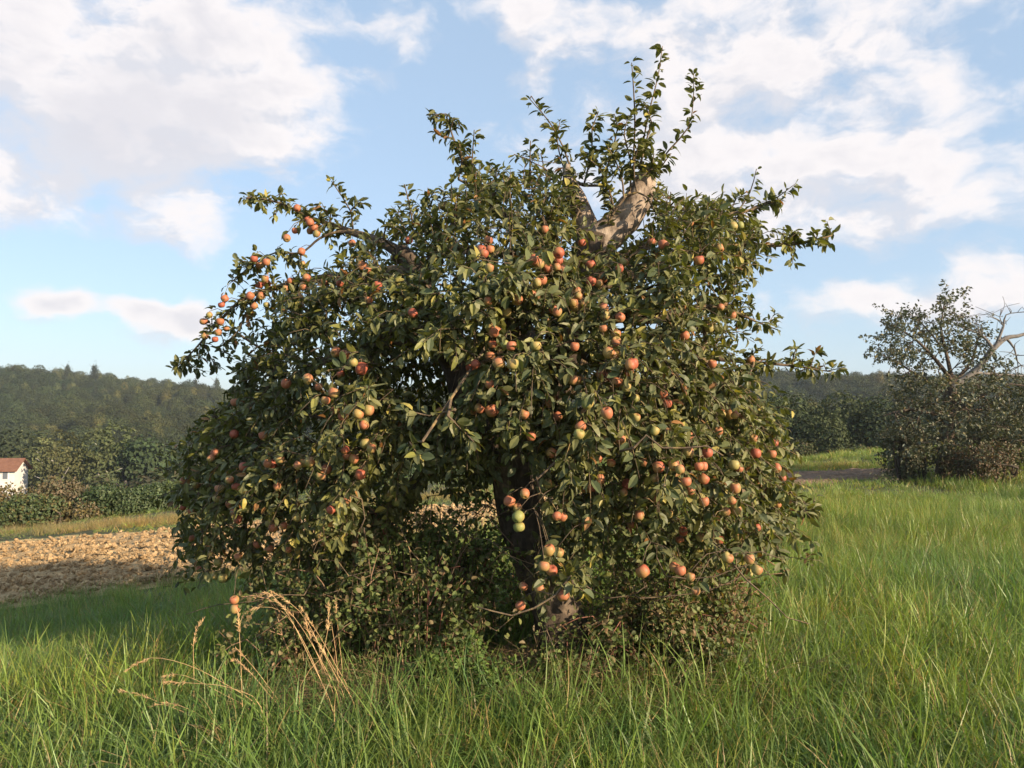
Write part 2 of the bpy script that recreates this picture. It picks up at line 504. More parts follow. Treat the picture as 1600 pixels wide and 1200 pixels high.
def build_field():
    A = catmull(near_w[:, :2], .03); B = catmull(far_w[:, :2], .03)
    ns, nt_ = 900, 200
    pick = lambda Q: np.stack([np.interp(np.linspace(0, 1, ns), np.linspace(0, 1, len(Q)), Q[:, k]) for k in (0, 1)], -1)
    # same pixel column pairing
    A = np.stack([np.interp(np.linspace(0, 1, ns), np.linspace(0, 1, len(near_w)), near_w[:, k]) for k in (0, 1)], -1)
    B = np.stack([np.interp(np.linspace(0, 1, ns), np.linspace(0, 1, len(far_w)), far_w[:, k]) for k in (0, 1)], -1)
    t = np.linspace(0, 1, nt_) ** 1.3
    G = A[:, None] * (1 - t[None, :, None]) + B[:, None] * t[None, :, None]
    x, y = G[..., 0], G[..., 1]
    edge = np.minimum(np.minimum(t[None] * 12, (1 - t[None]) * 12), 1)
    lump = np.abs(fbm(x * 4.2, y * 4.2, 4) - .5) * .14 + (fbm(x * 1.3 + 4, y * 1.3, 2) - .5) * .10
    z = height(x, y) + .012 + edge * (.02 + lump)
    V = np.stack([x, y, z], -1).reshape(-1, 3)
    i, j = np.meshgrid(np.arange(ns - 1), np.arange(nt_ - 1), indexing='ij')
    F = np.stack([i * nt_ + j, (i + 1) * nt_ + j, (i + 1) * nt_ + j + 1, i * nt_ + j + 1], -1).reshape(-1, 4)
    # soil: pale dry straw-covered ground on the left, bare brown soil on the right
    bare = sstep(1.5, 6, x) [..., None]
    v1 = fbm(x * 5, y * 5, 4)[..., None]; v2 = fbm(x * .6 + 3, y * .6, 3)[..., None]
    strawy = np.array([.54, .38, .20]) * (.72 + .6 * v1) * (.85 + .3 * v2)
    brown = np.array([.25, .17, .115]) * (.7 + .6 * v1)
    far = sstep(.86, .95, t)[None, :, None] * (1 - bare)
    c = strawy * (1 - bare) + brown * bare
    c = c * (1 - far) + np.array([.40, .37, .17]) * (.8 + .4 * v1) * far
    m, nt, out = nodes_mat('field soil')
    a = nt.nodes.new('ShaderNodeAttribute'); a.attribute_name = 'col'
    n = tex_noise(nt, 26, 6, .7)
    p = nt.nodes.new('ShaderNodeBsdfPrincipled'); p.inputs['Roughness'].default_value = .95; p.inputs['Specular IOR Level'].default_value = .1
    nt.links.new(mix_rgb(nt, ramp(nt, n, .38, .56), mix_rgb(nt, 1.0, a.outputs['Color'], (.62, .56, .5), 'MULTIPLY'), a.outputs['Color']), p.inputs['Base Color'])
    b = nt.nodes.new('ShaderNodeBump'); b.inputs['Strength'].default_value = .8; b.inputs['Distance'].default_value = .04
    nt.links.new(n, b.inputs['Height']); nt.links.new(b.outputs[0], p.inputs['Normal']); nt.links.new(p.outputs[0], out.inputs[0])
    link('ploughed_field', raw_mesh('ploughed_field', V, F.ravel(), np.full(len(F), 4), c.reshape(-1, 3), True, m), kind='structure')
    # clods lying on it
    srcs = []
    for k in range(5):
        n_a, n_b = 9, 6
        a_, b_ = np.meshgrid(np.linspace(0, 2 * math.pi, n_a, endpoint=False), np.linspace(.0, math.pi, n_b), indexing='ij')
        r = .05 * (.65 + .8 * R.rand(n_a, n_b)); r[:, 0] = r[0, 0]; r[:, -1] = r[0, -1]
        Vc = np.stack([np.cos(a_) * np.sin(b_) * r, np.sin(a_) * np.sin(b_) * r, np.cos(b_) * r * .6], -1).reshape(-1, 3)
        ii, jj = np.meshgrid(np.arange(n_a), np.arange(n_b - 1), indexing='ij')
        Fc = np.stack([ii * n_b + jj, ii * n_b + jj + 1, ((ii + 1) % n_a) * n_b + jj + 1, ((ii + 1) % n_a) * n_b + jj], -1).reshape(-1, 4)
        srcs.append(source('clod_%d' % k, raw_mesh('clod', Vc, Fc.ravel(), np.full(len(Fc), 4), np.tile(np.array([[.50, .35, .19]]) * (.7 + .12 * k), (len(Vc), 1)), False, m)))
    n = 16000
    u, w = R.rand(n), R.rand(n) ** 1.25
    uu = u * (ns - 1); i0 = uu.astype(int); fr = (uu - i0)[:, None]; i1 = np.minimum(i0 + 1, ns - 1)
    a = A[i0] * (1 - fr) + A[i1] * fr; b2 = B[i0] * (1 - fr) + B[i1] * fr
    P = a * (1 - w[:, None]) + b2 * w[:, None]
    keep = (P[:, 0] < 2.5) & (w < .88); P = P[keep]
    z = height(P[:, 0], P[:, 1]) + .05 + np.abs(fbm(P[:, 0] * 4.2, P[:, 1] * 4.2, 4) - .5) * .3
    n = len(P)
    s = .2 + .6 * R.rand(n) ** 2.5
    scatter('clods', srcs, np.column_stack([P, z]), np.column_stack([R.rand(n), R.rand(n), R.rand(n) * 6.3]), np.column_stack([s, s, s]), R.randint(0, 5, n))
build_field()

# ================================================================== GRASS
grass_mat = leaf_material('grass blades', back=(1.1, 1.1, 1.0), back_grey=.05, transl=.30, rough=.42, spec=.35, jitter=.18,
                          patch=[(.55, .46, .66, (1.22, 1.08, .85)), (1.6, .5, .68, (.66, .80, .85)), (.23, .46, .60, (1.12, 1.04, .9))])
def tuft(k, nb, rad, hmin, hmax, wmin, wmax, lean, dry, seg=5, base=(.130, .205, .055)):
    ang = R.rand(nb) * 2 * math.pi; rr = rad * np.sqrt(R.rand(nb))
    P0 = np.stack([rr * np.cos(ang), rr * np.sin(ang), np.full(nb, -.03)], -1)
    da = ang + R.randn(nb) * .9
    D = np.stack([np.cos(da), np.sin(da), np.zeros(nb)], -1)
    H = hmin + (hmax - hmin) * R.rand(nb)
    bend = lean * (.25 + 1.1 * R.rand(nb) ** 1.3)
    w = wmin + (wmax - wmin) * R.rand(nb)
    t = np.linspace(0, 1, seg + 1)
    th = bend[:, None] * t[None] ** 1.5 * 1.9 + (R.rand(nb) * .3)[:, None]
    dl = (H[:, None] * 1.15 / seg)
    hx = np.concatenate([np.zeros((nb, 1)), np.cumsum(np.sin(th[:, 1:]) * dl, 1)], 1)
    hz = np.concatenate([np.zeros((nb, 1)), np.cumsum(np.cos(th[:, 1:]) * dl, 1)], 1)
    C = P0[:, None] + D[:, None] * hx[..., None] + np.array([0, 0, 1.]) * hz[..., None]
    side = np.stack([-np.sin(da), np.cos(da), np.zeros(nb)], -1)
    tw = R.randn(nb) * .5
    side = unit(side * np.cos(tw)[:, None] + D * np.sin(tw)[:, None])
    prof = np.array([.7, 1, .95, .8, .5, .04])[:seg + 1] if seg == 5 else np.linspace(1, .05, seg + 1)
    hw = (w[:, None] * prof[None] / 2)[..., None]
    A, B = C + side[:, None] * hw, C - side[:, None] * hw
    V = np.stack([A, B], 2).reshape(nb, -1, 3)
    K = 2 * (seg + 1)
    f = np.array([[2 * i, 2 * i + 1, 2 * i + 3, 2 * i + 2] for i in range(seg)]).ravel()
    loops = (f[None] + K * np.arange(nb)[:, None]).ravel()
    g = np.array(base)[None] * (.7 + .65 * R.rand(nb, 1)) * np.array([1, 1, 1]) [None]
    g = g * np.array([1.0, 1.0, 1.0]) + np.array([.05, .025, 0]) * (R.rand(nb, 1) ** 3)
    isdry = R.rand(nb) < dry
    g[isdry] = np.array([.36, .27, .13]) * (.6 + .6 * R.rand(isdry.sum(), 1))
    c = np.repeat(g, K, axis=0)
    # the base of a blade is darker and browner
    tb = np.tile(np.repeat(t, 2), nb)[:, None]
    c = c * (1 - .35 * np.clip(1 - tb * 3, 0, 1)) + np.array([.10, .085, .04]) * .35 * np.clip(1 - tb * 3, 0, 1)
    return source('tuft_%02d' % k, raw_mesh('tuft', V.reshape(-1, 3), loops, np.full(nb * seg, 4), c, False, grass_mat))

near_src = [tuft(k, 46, .11, .16, [.31, .37, .27, .40, .34, .38, .30, .42][k], .0030, .0070, [1.15, 1.4, .85, 1.25, 1.6, 1.1, 1.45, 1.3][k], [.03, .05, .03, .08, .04, .12, .03, .06][k]) for k in range(8)]
mid_src = [tuft(k, 44, .17, .14, [.28, .36, .32, .40, .26, .36][k], .0055, .010, [.6, .8, .5, .7, .9, .65][k], [.08, .12, .06, .16, .1, .14][k], seg=4, base=(.145, .215, .058)) for k in range(6)]
far_src = [tuft(k, 46, .32, .12, [.24, .30, .28, .34][k], .012, .02, [.5, .7, .5, .6][k], [.1, .14, .08, .18][k], seg=3, base=(.155, .22, .060)) for k in range(4)]

def grass_zone(name, srcs, n, D0, D1, side, smin, smax, keep=None, power=1.0):
    D = (D0 ** 2 + (D1 ** 2 - D0 ** 2) * R.rand(n)) ** .5
    u = (R.rand(n) * 2 - 1) * side
    x = u * D; y = D
    k = ~in_poly(x, y, field_poly)
    # tufts thin out round the trunk where the thicket stands
    under = np.exp(-(((x - .05) / 1.25) ** 2 + ((y - 4.75) / .55) ** 2)) > R.rand(n) * 1.0 + .12
    k &= ~under
    if keep is not None: k &= keep(x, y)
    x, y = x[k], y[k]; n = len(x)
    s = (smin + (smax - smin) * R.rand(n)) * (.72 + .6 * fbm(x * .9 + 2, y * .9, 3))
    # shorter, denser grass on the shaded slope to the left
    s = s * (1 - .35 * sstep(-1.4, -3.2, x - (y - 6) * .2) * sstep(4.6, 6.0, y))
    hz = s * (.8 + .4 * R.rand(n)) * np.where((y > 13.5) & (x < 2 - (y - 15) * .1), .26, 1.0) * np.where((y > 12.5) & (y < 19) & (x > 2) & (x < 9.5), .45, 1.0) * np.where((y > 19) & (x > 2), .6, 1.0)
    wind = .22
    rot = np.column_stack([R.randn(n) * .16 + wind * .2, R.randn(n) * .16 + wind, R.rand(n) * 6.283])
    scatter(name, srcs, np.column_stack([x, y, height(x, y)]), rot, np.column_stack([s, s, hz]), R.randint(0, len(srcs), n))
grass_zone('grass', near_src, 8600, 1.3, 7.2, .95, .8, 1.2)
grass_zone('grass', mid_src, 9500, 6.8, 15, .9, .8, 1.15)
grass_zone('grass', far_src, 15000, 14.5, 46, .9, .8, 1.1, keep=lambda x, y: (x > -.9 * y) & ((y < 27) | (x > -2)))

# ================================================================== APPLE TREE
leaf_mat = leaf_material('apple leaves', back=(1.45, 1.42, 1.3), back_grey=.22, transl=.26, rough=.48, spec=.32)
bark_mat = bark_material('apple bark', (.035, .026, .02), (.115, .088, .066), (.20, .15, .105), scale=16, lo=.5, hi=.7)
limb_mat = bark_material('apple limb bark', (.085, .06, .045), (.30, .235, .18), (.42, .34, .27), scale=24, lo=.42, hi=.66)
twig_mat = bark_material('apple twigs', (.07, .052, .038), (.17, .125, .085), (.34, .24, .10), scale=26, lo=.52, hi=.72)

CROWN = [(300, 690), (325, 650), (372, 612), (400, 570), (430, 520), (450, 470), (505, 432), (560, 402), (602, 372), (640, 350),
         (690, 322), (715, 296), (745, 275), (800, 284), (855, 268), (880, 282), (890, 330), (935, 380), (985, 375), (1020, 305), (1062, 322), (1110, 330),
         (1160, 335), (1172, 380), (1160, 430), (1150, 480), (1135, 525), (1165, 570), (1192, 620), (1214, 680), (1232, 745), (1222, 805),
         (1190, 862), (1120, 868), (1050, 862), (985, 850), (905, 845), (868, 880), (835, 905), (812, 880), (806, 800), (770, 760), (720, 735), (660, 760),
         (620, 820), (575, 862), (520, 875), (450, 892), (400, 882), (345, 893), (300, 880), (284, 800), (290, 740)]
HOLES = [(672, 598, 55, 46), (800, 800, 40, 85), (690, 800, 60, 30), (455, 405, 25, 20), (625, 405, 34, 20), (950, 330, 60, 70)]
def centre_depth(x): return np.interp(x, [250, 500, 800, 1000, 1250], [5.35, 4.95, 4.72, 4.62, 4.75])
def half_depth(x, y):
    d = np.clip(edge_dist(x, y, CROWN) / 240, 0, 1)
    return 1.02 * np.sqrt(1 - (1 - d) ** 2)
def lumps(x, y): return 1 + .6 * (fbm(np.asarray(x) * .016, np.asarray(y) * .016, 2) - .5)
def front(x, y): return centre_depth(x) - half_depth(x, y) * lumps(x, y)

class Tree:
    def __init__(s, step=.07):
        s.P, s.T, s.r, s.step, s.lines = np.zeros((0, 3)), np.zeros((0, 3)), np.zeros(0), step, []
    def add(s, P, r, level):
        P = np.asarray(P); T = unit(np.gradient(P, axis=0)) if len(P) > 1 else np.array([[0, 0, 1.]])
        s.P = np.vstack([s.P, P]); s.T = np.vstack([s.T, T]); s.r = np.concatenate([s.r, r])
        s.lines.append((P, np.asarray(r), level))
    def limb(s, pts, level=0):
        """pts: (px, py, depth, radius)"""
        Q = np.array([[*at(a, b, d), r] for a, b, d, r in pts])
        C = catmull(Q, s.step)
        C[:, :3] += .012 * (R.rand(len(C), 3) - .5) * (C[:, 3:] > .03)
        s.add(C[:, :3], C[:, 3], level)
    def reach(s, target, r0, r1, sag, level, maxlen=9, minlen=.03):
        d = np.linalg.norm(s.P - target, axis=1)
        cost = d + .25 * (s.r < r0 * .55)
        j = int(np.argmin(cost)); L = d[j]
        if L < minlen or L > maxlen: return None
        a, t = s.P[j], s.T[j]
        n = max(3, int(L / s.step) + 1)
        u = np.linspace(0, 1, n)[:, None]
        m1 = a + t * L * .35 + np.array([0, 0, L * sag]) + R.randn(3) * L * .08
        m2 = target - (target - a) * .3 + np.array([0, 0, L * sag]) + R.randn(3) * L * .06
        C = (1 - u) ** 3 * a + 3 * (1 - u) ** 2 * u * m1 + 3 * (1 - u) * u**2 * m2 + u**3 * target
        r0 = min(r0, max(s.r[j] * .75, r1))
        rr = r0 + (r1 - r0) * u[:, 0]
        s.add(C, rr, level)
        return C

T1 = Tree()
# trunk and main limbs
T1.limb([(893, 1105, 4.75, .235), (886, 1050, 4.74, .185), (880, 990, 4.72, .165), (862, 930, 4.70, .150), (832, 870, 4.70, .135), (812, 810, 4.70, .128), (802, 750, 4.70, .135), (790, 705, 4.70, .13)], 0)
T1.limb([(795, 730, 4.70, .115), (765, 670, 4.72, .11), (730, 610, 4.75, .10), (705, 550, 4.8, .09), (682, 490, 4.85, .08), (660, 440, 4.9, .07), (640, 405, 4.92, .062), (622, 392, 4.9, .055)], 1)
T1.limb([(800, 735, 4.70, .12), (822, 670, 4.68, .12), (855, 600, 4.66, .115), (885, 520, 4.62, .112), (910, 450, 4.6, .11), (925, 400, 4.58, .115), (932, 368, 4.57, .11)], 1)
T1.limb([(930, 380, 4.57, .10), (962, 356, 4.56, .088), (985, 328, 4.55, .084), (1002, 298, 4.55, .074), (1013, 265, 4.55, .052)], 1)
T1.limb([(928, 385, 4.57, .09), (915, 352, 4.58, .07), (902, 318, 4.6, .06), (892, 288, 4.6, .045), (885, 258, 4.6, .022)], 1)
LIMBS = [
    [(640, 405, 4.92, .05), (600, 380, 4.95, .034), (560, 366, 5.0, .026), (520, 352, 5.05, .018), (480, 338, 5.1, .012), (440, 318, 5.1, .008), (395, 308, 5.12, .004)],
    [(560, 366, 5.0, .016), (530, 362, 5.0, .012), (500, 372, 5.02, .009), (470, 395, 5.05, .007), (430, 395, 5.1, .006), (400, 410, 5.1, .005), (362, 440, 5.15, .003)],
    [(670, 465, 4.87, .06), (610, 440, 4.95, .04), (550, 432, 5.0, .03), (490, 436, 5.1, .022), (430, 450, 5.15, .017), (380, 468, 5.2, .013), (340, 505, 5.25, .009), (305, 545, 5.3, .006), (272, 578, 5.35, .003)],
    [(410, 455, 5.15, .01), (385, 490, 5.2, .008), (370, 520, 5.2, .006), (340, 545, 5.25, .004)],
    [(700, 540, 4.8, .06), (620, 530, 5.0, .04), (540, 550, 5.1, .03), (460, 590, 5.2, .02), (400, 640, 5.25, .014), (350, 700, 5.3, .01), (320, 780, 5.3, .007), (315, 860, 5.3, .004)],
    [(715, 575, 4.78, .06), (660, 520, 4.5, .04), (600, 520, 4.2, .03), (550, 570, 4.0, .02), (520, 650, 3.9, .014), (505, 730, 3.9, .01), (500, 810, 3.95, .006)],
    [(685, 495, 4.85, .05), (640, 430, 4.5, .035), (580, 430, 4.25, .025), (500, 480, 4.2, .018), (440, 560, 4.3, .013), (400, 650, 4.45, .009), (385, 760, 4.6, .006), (380, 850, 4.7, .004)],
    [(700, 540, 4.8, .06), (670, 480, 5.3, .045), (620, 500, 5.7, .03), (570, 580, 5.9, .02), (530, 680, 5.9, .012), (520, 780, 5.8, .006)],
    [(850, 610, 4.66, .05), (820, 540, 4.3, .04), (780, 500, 3.95, .028), (755, 530, 3.7, .018), (760, 600, 3.6, .01), (765, 640, 3.6, .005)],
    [(780, 510, 3.95, .02), (740, 560, 3.7, .014), (712, 640, 3.5, .009), (680, 690, 3.45, .005)],
    [(905, 460, 4.6, .06), (850, 420, 4.3, .04), (800, 400, 4.1, .028), (740, 390, 4.0, .02), (680, 400, 4.0, .012), (640, 430, 4.05, .006)],
    [(890, 500, 4.6, .06), (840, 400, 4.9, .045), (790, 340, 5.0, .03), (750, 300, 5.0, .018), (725, 255, 5.0, .011), (708, 215, 5.0, .006), (697, 178, 5.0, .003)],
    [(660, 440, 4.9, .04), (690, 380, 4.8, .03), (720, 340, 4.7, .02), (760, 310, 4.7, .012), (800, 290, 4.7, .006)],
    [(920, 420, 4.6, .06), (980, 400, 4.7, .042), (1040, 365, 4.75, .03), (1090, 345, 4.8, .022), (1140, 335, 4.8, .014), (1185, 325, 4.8, .008), (1215, 308, 4.8, .004)],
    [(910, 450, 4.6, .06), (980, 430, 4.7, .042), (1050, 405, 4.8, .03), (1120, 388, 4.8, .022), (1190, 384, 4.8, .014), (1250, 380, 4.8, .009), (1300, 368, 4.8, .004)],
    [(895, 490, 4.6, .06), (970, 495, 4.6, .04), (1030, 498, 4.6, .028), (1090, 480, 4.65, .02), (1140, 485, 4.65, .012), (1180, 502, 4.65, .007), (1214, 515, 4.65, .003)],
    [(870, 560, 4.65, .06), (950, 560, 4.8, .04), (1040, 545, 4.9, .028), (1120, 560, 4.9, .018), (1180, 566, 4.85, .012), (1240, 572, 4.85, .007), (1305, 582, 4.85, .003)],
    [(850, 610, 4.66, .06), (930, 600, 4.9, .04), (1020, 600, 5.0, .03), (1110, 640, 4.95, .02), (1180, 700, 4.85, .013), (1225, 760, 4.75, .008), (1270, 795, 4.7, .003)],
    [(865, 575, 4.65, .06), (890, 540, 4.3, .045), (930, 560, 3.95, .034), (985, 620, 3.7, .025), (1040, 680, 3.6, .018), (1090, 740, 3.6, .013), (1120, 800, 3.6, .009), (1140, 850, 3.6, .005)],
    [(985, 620, 3.7, .02), (990, 690, 3.5, .015), (985, 760, 3.45, .01), (1000, 830, 3.45, .006)],
    [(830, 655, 4.68, .05), (850, 640, 4.3, .035), (862, 700, 3.9, .022), (838, 750, 3.7, .016), (860, 810, 3.6, .012), (880, 860, 3.55, .009), (886, 905, 3.55, .006)],
    [(895, 490, 4.6, .05), (930, 440, 4.3, .035), (960, 440, 4.0, .024), (980, 500, 3.75, .015), (990, 560, 3.7, .008)],
    [(905, 460, 4.6, .05), (880, 420, 4.2, .03), (850, 430, 3.9, .018), (820, 480, 3.75, .008)],
    [(880, 530, 4.6, .05), (900, 480, 5.1, .04), (930, 500, 5.6, .03), (960, 600, 5.9, .02), (990, 720, 5.9, .01), (1000, 800, 5.8, .005)],
    [(860, 600, 4.66, .05), (830, 520, 5.2, .04), (800, 500, 5.6, .03), (780, 580, 5.9, .02), (760, 680, 5.9, .01), (750, 740, 5.9, .005)],
    [(1040, 600, 4.9, .02), (1090, 560, 4.2, .018), (1140, 620, 4.0, .014), (1180, 720, 4.0, .01), (1195, 810, 4.0, .006)],
]
def tuck(l):               # limbs stay inside the leafy shell
    out = []
    for k, (x, y, D, r) in enumerate(l):
        if in_poly(np.array([x]), np.array([y]), CROWN)[0]:
            c, h = float(centre_depth(x)), float(half_depth(x, y)); D = min(max(D, c - h * .62), c + h * .62) if k else D
        out.append((x, y, D, r))
    return out
LIMBS = [tuck(l) for l in LIMBS]
for l in LIMBS: T1.limb(l, 1)
# leafy shoots that stand out of the crown: (points, depth, leaf density)
SHOOTS = [
    ([(1003, 300), (1003, 240), (1013, 180), (1028, 120), (1035, 72)], 4.55, .7), ([(990, 250), (992, 190), (990, 140), (987, 98)], 4.5, .6),
    ([(1012, 280), (1045, 235), (1075, 200), (1083, 160), (1084, 112)], 4.6, .8), ([(895, 275), (880, 230), (858, 190), (828, 155)], 4.6, .5),
    ([(912, 290), (925, 235), (925, 200), (935, 175)], 4.6, 1.3), ([(940, 290), (955, 240), (965, 200), (960, 178)], 4.55, 1.3), ([(985, 300), (985, 250), (975, 210), (983, 180)], 4.5, 1.4),
    ([(1000, 260), (1010, 220), (1018, 190), (1005, 160)], 4.5, 1.4), ([(900, 300), (880, 260), (870, 215), (875, 190)], 4.65, 1.2), ([(975, 310), (970, 270), (950, 230)], 4.4, 1.6), ([(995, 300), (990, 260), (1000, 220)], 4.4, 1.4),
    ([(1000, 285), (1030, 265), (1048, 240)], 4.5, 1.2), ([(960, 330), (950, 290), (935, 260), (905, 240)], 4.4, 1.5), ([(890, 300), (870, 280), (850, 262), (805, 242)], 4.6, .4),
    ([(950, 350), (955, 315), (940, 290)], 4.42, 1.3), ([(905, 330), (890, 300), (900, 270)], 4.45, 1.5), ([(1000, 280), (1018, 262), (1022, 240)], 4.45, 1.4),
    ([(832, 300), (828, 260), (829, 220)], 4.6, .9), ([(735, 290), (738, 245), (741, 203)], 4.9, .9), ([(716, 280), (722, 250), (718, 225)], 4.9, 1.0), ([(645, 352), (640, 320), (632, 288)], 4.7, .8),
    ([(662, 345), (665, 320), (678, 300)], 4.7, 1.0), ([(598, 372), (605, 350), (625, 330)], 4.8, 1.2), ([(552, 365), (548, 330), (535, 308), (518, 283)], 5.0, 1.0), ([(548, 330), (560, 315), (567, 318)], 5.0, .8),
    ([(515, 350), (516, 338), (517, 330)], 5.05, .8), ([(1150, 335), (1172, 300), (1182, 264)], 4.8, .45), ([(1175, 325), (1200, 315), (1214, 312)], 4.8, 1.2), ([(1140, 335), (1150, 310), (1165, 305)], 4.8, 1.2),
    ([(1045, 325), (1048, 310), (1048, 300)], 4.6, .5), ([(1025, 330), (1026, 315), (1024, 305)], 4.6, 1.0), ([(1230, 378), (1235, 368), (1240, 362)], 4.8, .8), ([(1090, 335), (1100, 325), (1105, 316)], 4.8, .8),
    ([(770, 290), (775, 270), (778, 262)], 4.8, 1.0), ([(700, 330), (690, 312), (700, 300)], 4.7, 1.0), ([(470, 395), (470, 405), (472, 425)], 5.05, .9), ([(1238, 575), (1240, 555), (1244, 545)], 4.85, 1.2),
    ([(415, 550), (405, 565), (395, 590)], 5.2, .9), ([(320, 540), (330, 560), (338, 575)], 5.3, 1.0), ([(290, 560), (300, 572), (318, 580)], 5.3, .8), ([(1215, 790), (1250, 800), (1275, 795)], 4.6, 1.2),
    ([(385, 310), (392, 305), (410, 318)], 5.12, 1.2), ([(855, 280), (850, 262), (845, 240)], 4.7, .8), ([(430, 520), (425, 545), (430, 570)], 5.1, 1.0), ([(450, 480), (470, 500), (470, 530)], 5.1, 1.1),
    ([(660, 690), (640, 690), (655, 715)], 3.4, 1.0), ([(700, 650), (730, 680), (740, 690)], 3.45, 1.0), ([(712, 640), (670, 650), (630, 640)], 3.5, 1.0),
]
leaf_lines = []            # (polyline, leaves per metre)
for pts, D, dens in SHOOTS:
    n = len(pts)
    Q = [(a, b, D + .05 * math.sin(i * 2.1), .005 * (1 - i / n) + .0014) for i, (a, b) in enumerate(pts)]
    T1.limb(Q, 3)
    P = T1.lines[-1][0]
    # tie the base of the shoot to the nearest wood
    b = P[0]; others = T1.P[:-len(P)]; j = int(np.argmin(np.linalg.norm(others - b, axis=1)))
    if .02 < np.linalg.norm(others[j] - b) < 1.2:
        T1.add(np.linspace(others[j], b, 4), np.full(4, .008), 3)
    leaf_lines.append((P, 130 * dens))
for l in LIMBS:            # outer ends of the long side limbs carry leaves and short spurs
    P = catmull(np.array([at(a, b, d) for a, b, d, r in l]), .05)
    k = int(len(P) * .42)
    seg = P[k:]
    leaf_lines.append((seg, 80))
    n_spur = int(len(seg) * 1.3)
    for _ in range(n_spur):
        i = R.randint(0, len(seg)); v = unit(R.randn(3) * np.array([1, 1, .9]) + np.array([0, 0, .15]))
        tip = seg[i] + v * (.05 + .11 * R.rand())
        C = np.linspace(seg[i], tip, 4); T1.add(C, np.linspace(.004, .002, 4), 3); leaf_lines.append((C, 115))

def crown_targets(n, back=.32, inner=.12, shrink=1.0):
    out = []
    while len(out) < n:
        x, y = R.uniform(280, 1240, 4000), R.uniform(265, 905, 4000)
        k = in_poly(x, y, CROWN); x, y = x[k], y[k]
        h = half_depth(x, y) * shrink
        u = R.rand(len(x))
        off = np.where(u < back, h * R.uniform(.45, 1.15, len(x)), np.where(u < back + inner, h * R.uniform(-.6, .45, len(x)), -h * R.uniform(.72, 1.06, len(x))))
        lump = lumps(x, y)
        for a, b, o, q in zip(x, y, off * lump, h):
            if any(((a - cx) / rx) ** 2 + ((b - cy) / ry) ** 2 < 1 for cx, cy, rx, ry in HOLES) and o < .5 * q + .1: continue
            # loose places: fewer leaves where the low frequency field is small
            if not (560 < a < 830 and 500 < b < 760 and o > 0) and vnoise(a * .022 + 7, b * .022 + (3 if o > 0 else 11)) < .26 and R.rand() < .75: continue
            # less foliage in the upper left, where the sky shows through
            p = at(a, b, float(centre_depth(a)) + o)
            if b < 1e9 and p[2] < .55: continue
            if b > 770 and a < 500 and R.rand() < .45: continue
            if b > 700 and a > 1080 and R.rand() < .3: continue
            out.append(p)
            if len(out) >= n: break
    return np.array(out)

def order(Tn):
    d = np.array([np.min(np.linalg.norm(T1.P - t, axis=1)) for t in Tn]); return Tn[np.argsort(d)]
for t in order(crown_targets(330, shrink=.82)): T1.reach(t, .014, .005, .10, 2)
ctr = np.array([.05, 4.75, 1.9])
rs_b = np.random.RandomState(77)
backfill = np.array([at(rs_b.uniform(600, 760), rs_b.uniform(535, 660), rs_b.uniform(5.2, 5.75)) for _ in range(110)])
ends = order(np.vstack([crown_targets(2900), backfill]))
for t in ends:
    C = T1.reach(t, .0055, .0022, .06, 3)
    if C is None: C = np.array([t - [0, 0, .05], t])
    out_ = unit(t - ctr); L = R.uniform(.08, .24)
    droop = -.55 if t[2] < 1.9 else .35
    d = unit(out_ * .8 + R.randn(3) * .5 + np.array([0, 0, droop]))
    E = np.array([t, t + d * L * .55, t + d * L + np.array([0, 0, -.25 * L])])
    T1.add(E, np.array([.0024, .002, .0014]), 3)
    tail = C[max(0, len(C) - 3):]
    leaf_lines.append((np.vstack([tail, E[1:]]), 54))

# bare, hanging twigs seen at the skirt of the crown
BARE = [([(892, 900), (868, 930), (835, 950), (800, 962), (770, 955), (745, 948)], 3.5, .006), ([(1130, 860), (1165, 905), (1200, 935), (1230, 965), (1265, 975)], 3.7, .0045),
        ([(900, 905), (950, 935), (990, 930), (1010, 915)], 3.9, .0035), ([(1040, 900), (1080, 905), (1120, 900), (1180, 880), (1215, 915)], 3.8, .0035), ([(1000, 935), (1060, 930), (1110, 922), (1160, 900)], 3.8, .0035),
        ([(1150, 865), (1190, 862), (1225, 875)], 3.8, .003), ([(838, 750), (845, 770), (838, 745)], 3.6, .006), ([(475, 930), (430, 930), (395, 940), (340, 945), (290, 960)], 4.2, .0035),
        ([(545, 900), (600, 890), (650, 900)], 4.1, .003), ([(335, 800), (338, 840), (345, 870)], 4.9, .004), ([(325, 800), (322, 830), (318, 850)], 4.9, .004), ([(565, 780), (570, 810), (558, 840)], 4.0, .004),
        ([(830, 150), (840, 165), (858, 192)], 4.6, .003), ([(803, 241), (830, 250), (870, 255)], 4.6, .003), ([(990, 700), (1010, 680), (1035, 700)], 3.4, .006), ([(1035, 700), (1070, 700), (1105, 697), (1130, 712)], 3.45, .005)]
for pts, D, r in BARE:
    T1.limb([(a, b, D, r * (1 - .6 * i / len(pts))) for i, (a, b) in enumerate(pts)], 3)
    b = at(pts[0][0], pts[0][1], D); m = len(T1.lines[-1][0]); others = T1.P[:-m]
    j = int(np.argmin(np.linalg.norm(others - b, axis=1)))
    T1.add(np.linspace(others[j], b, 4), np.full(4, r), 3)

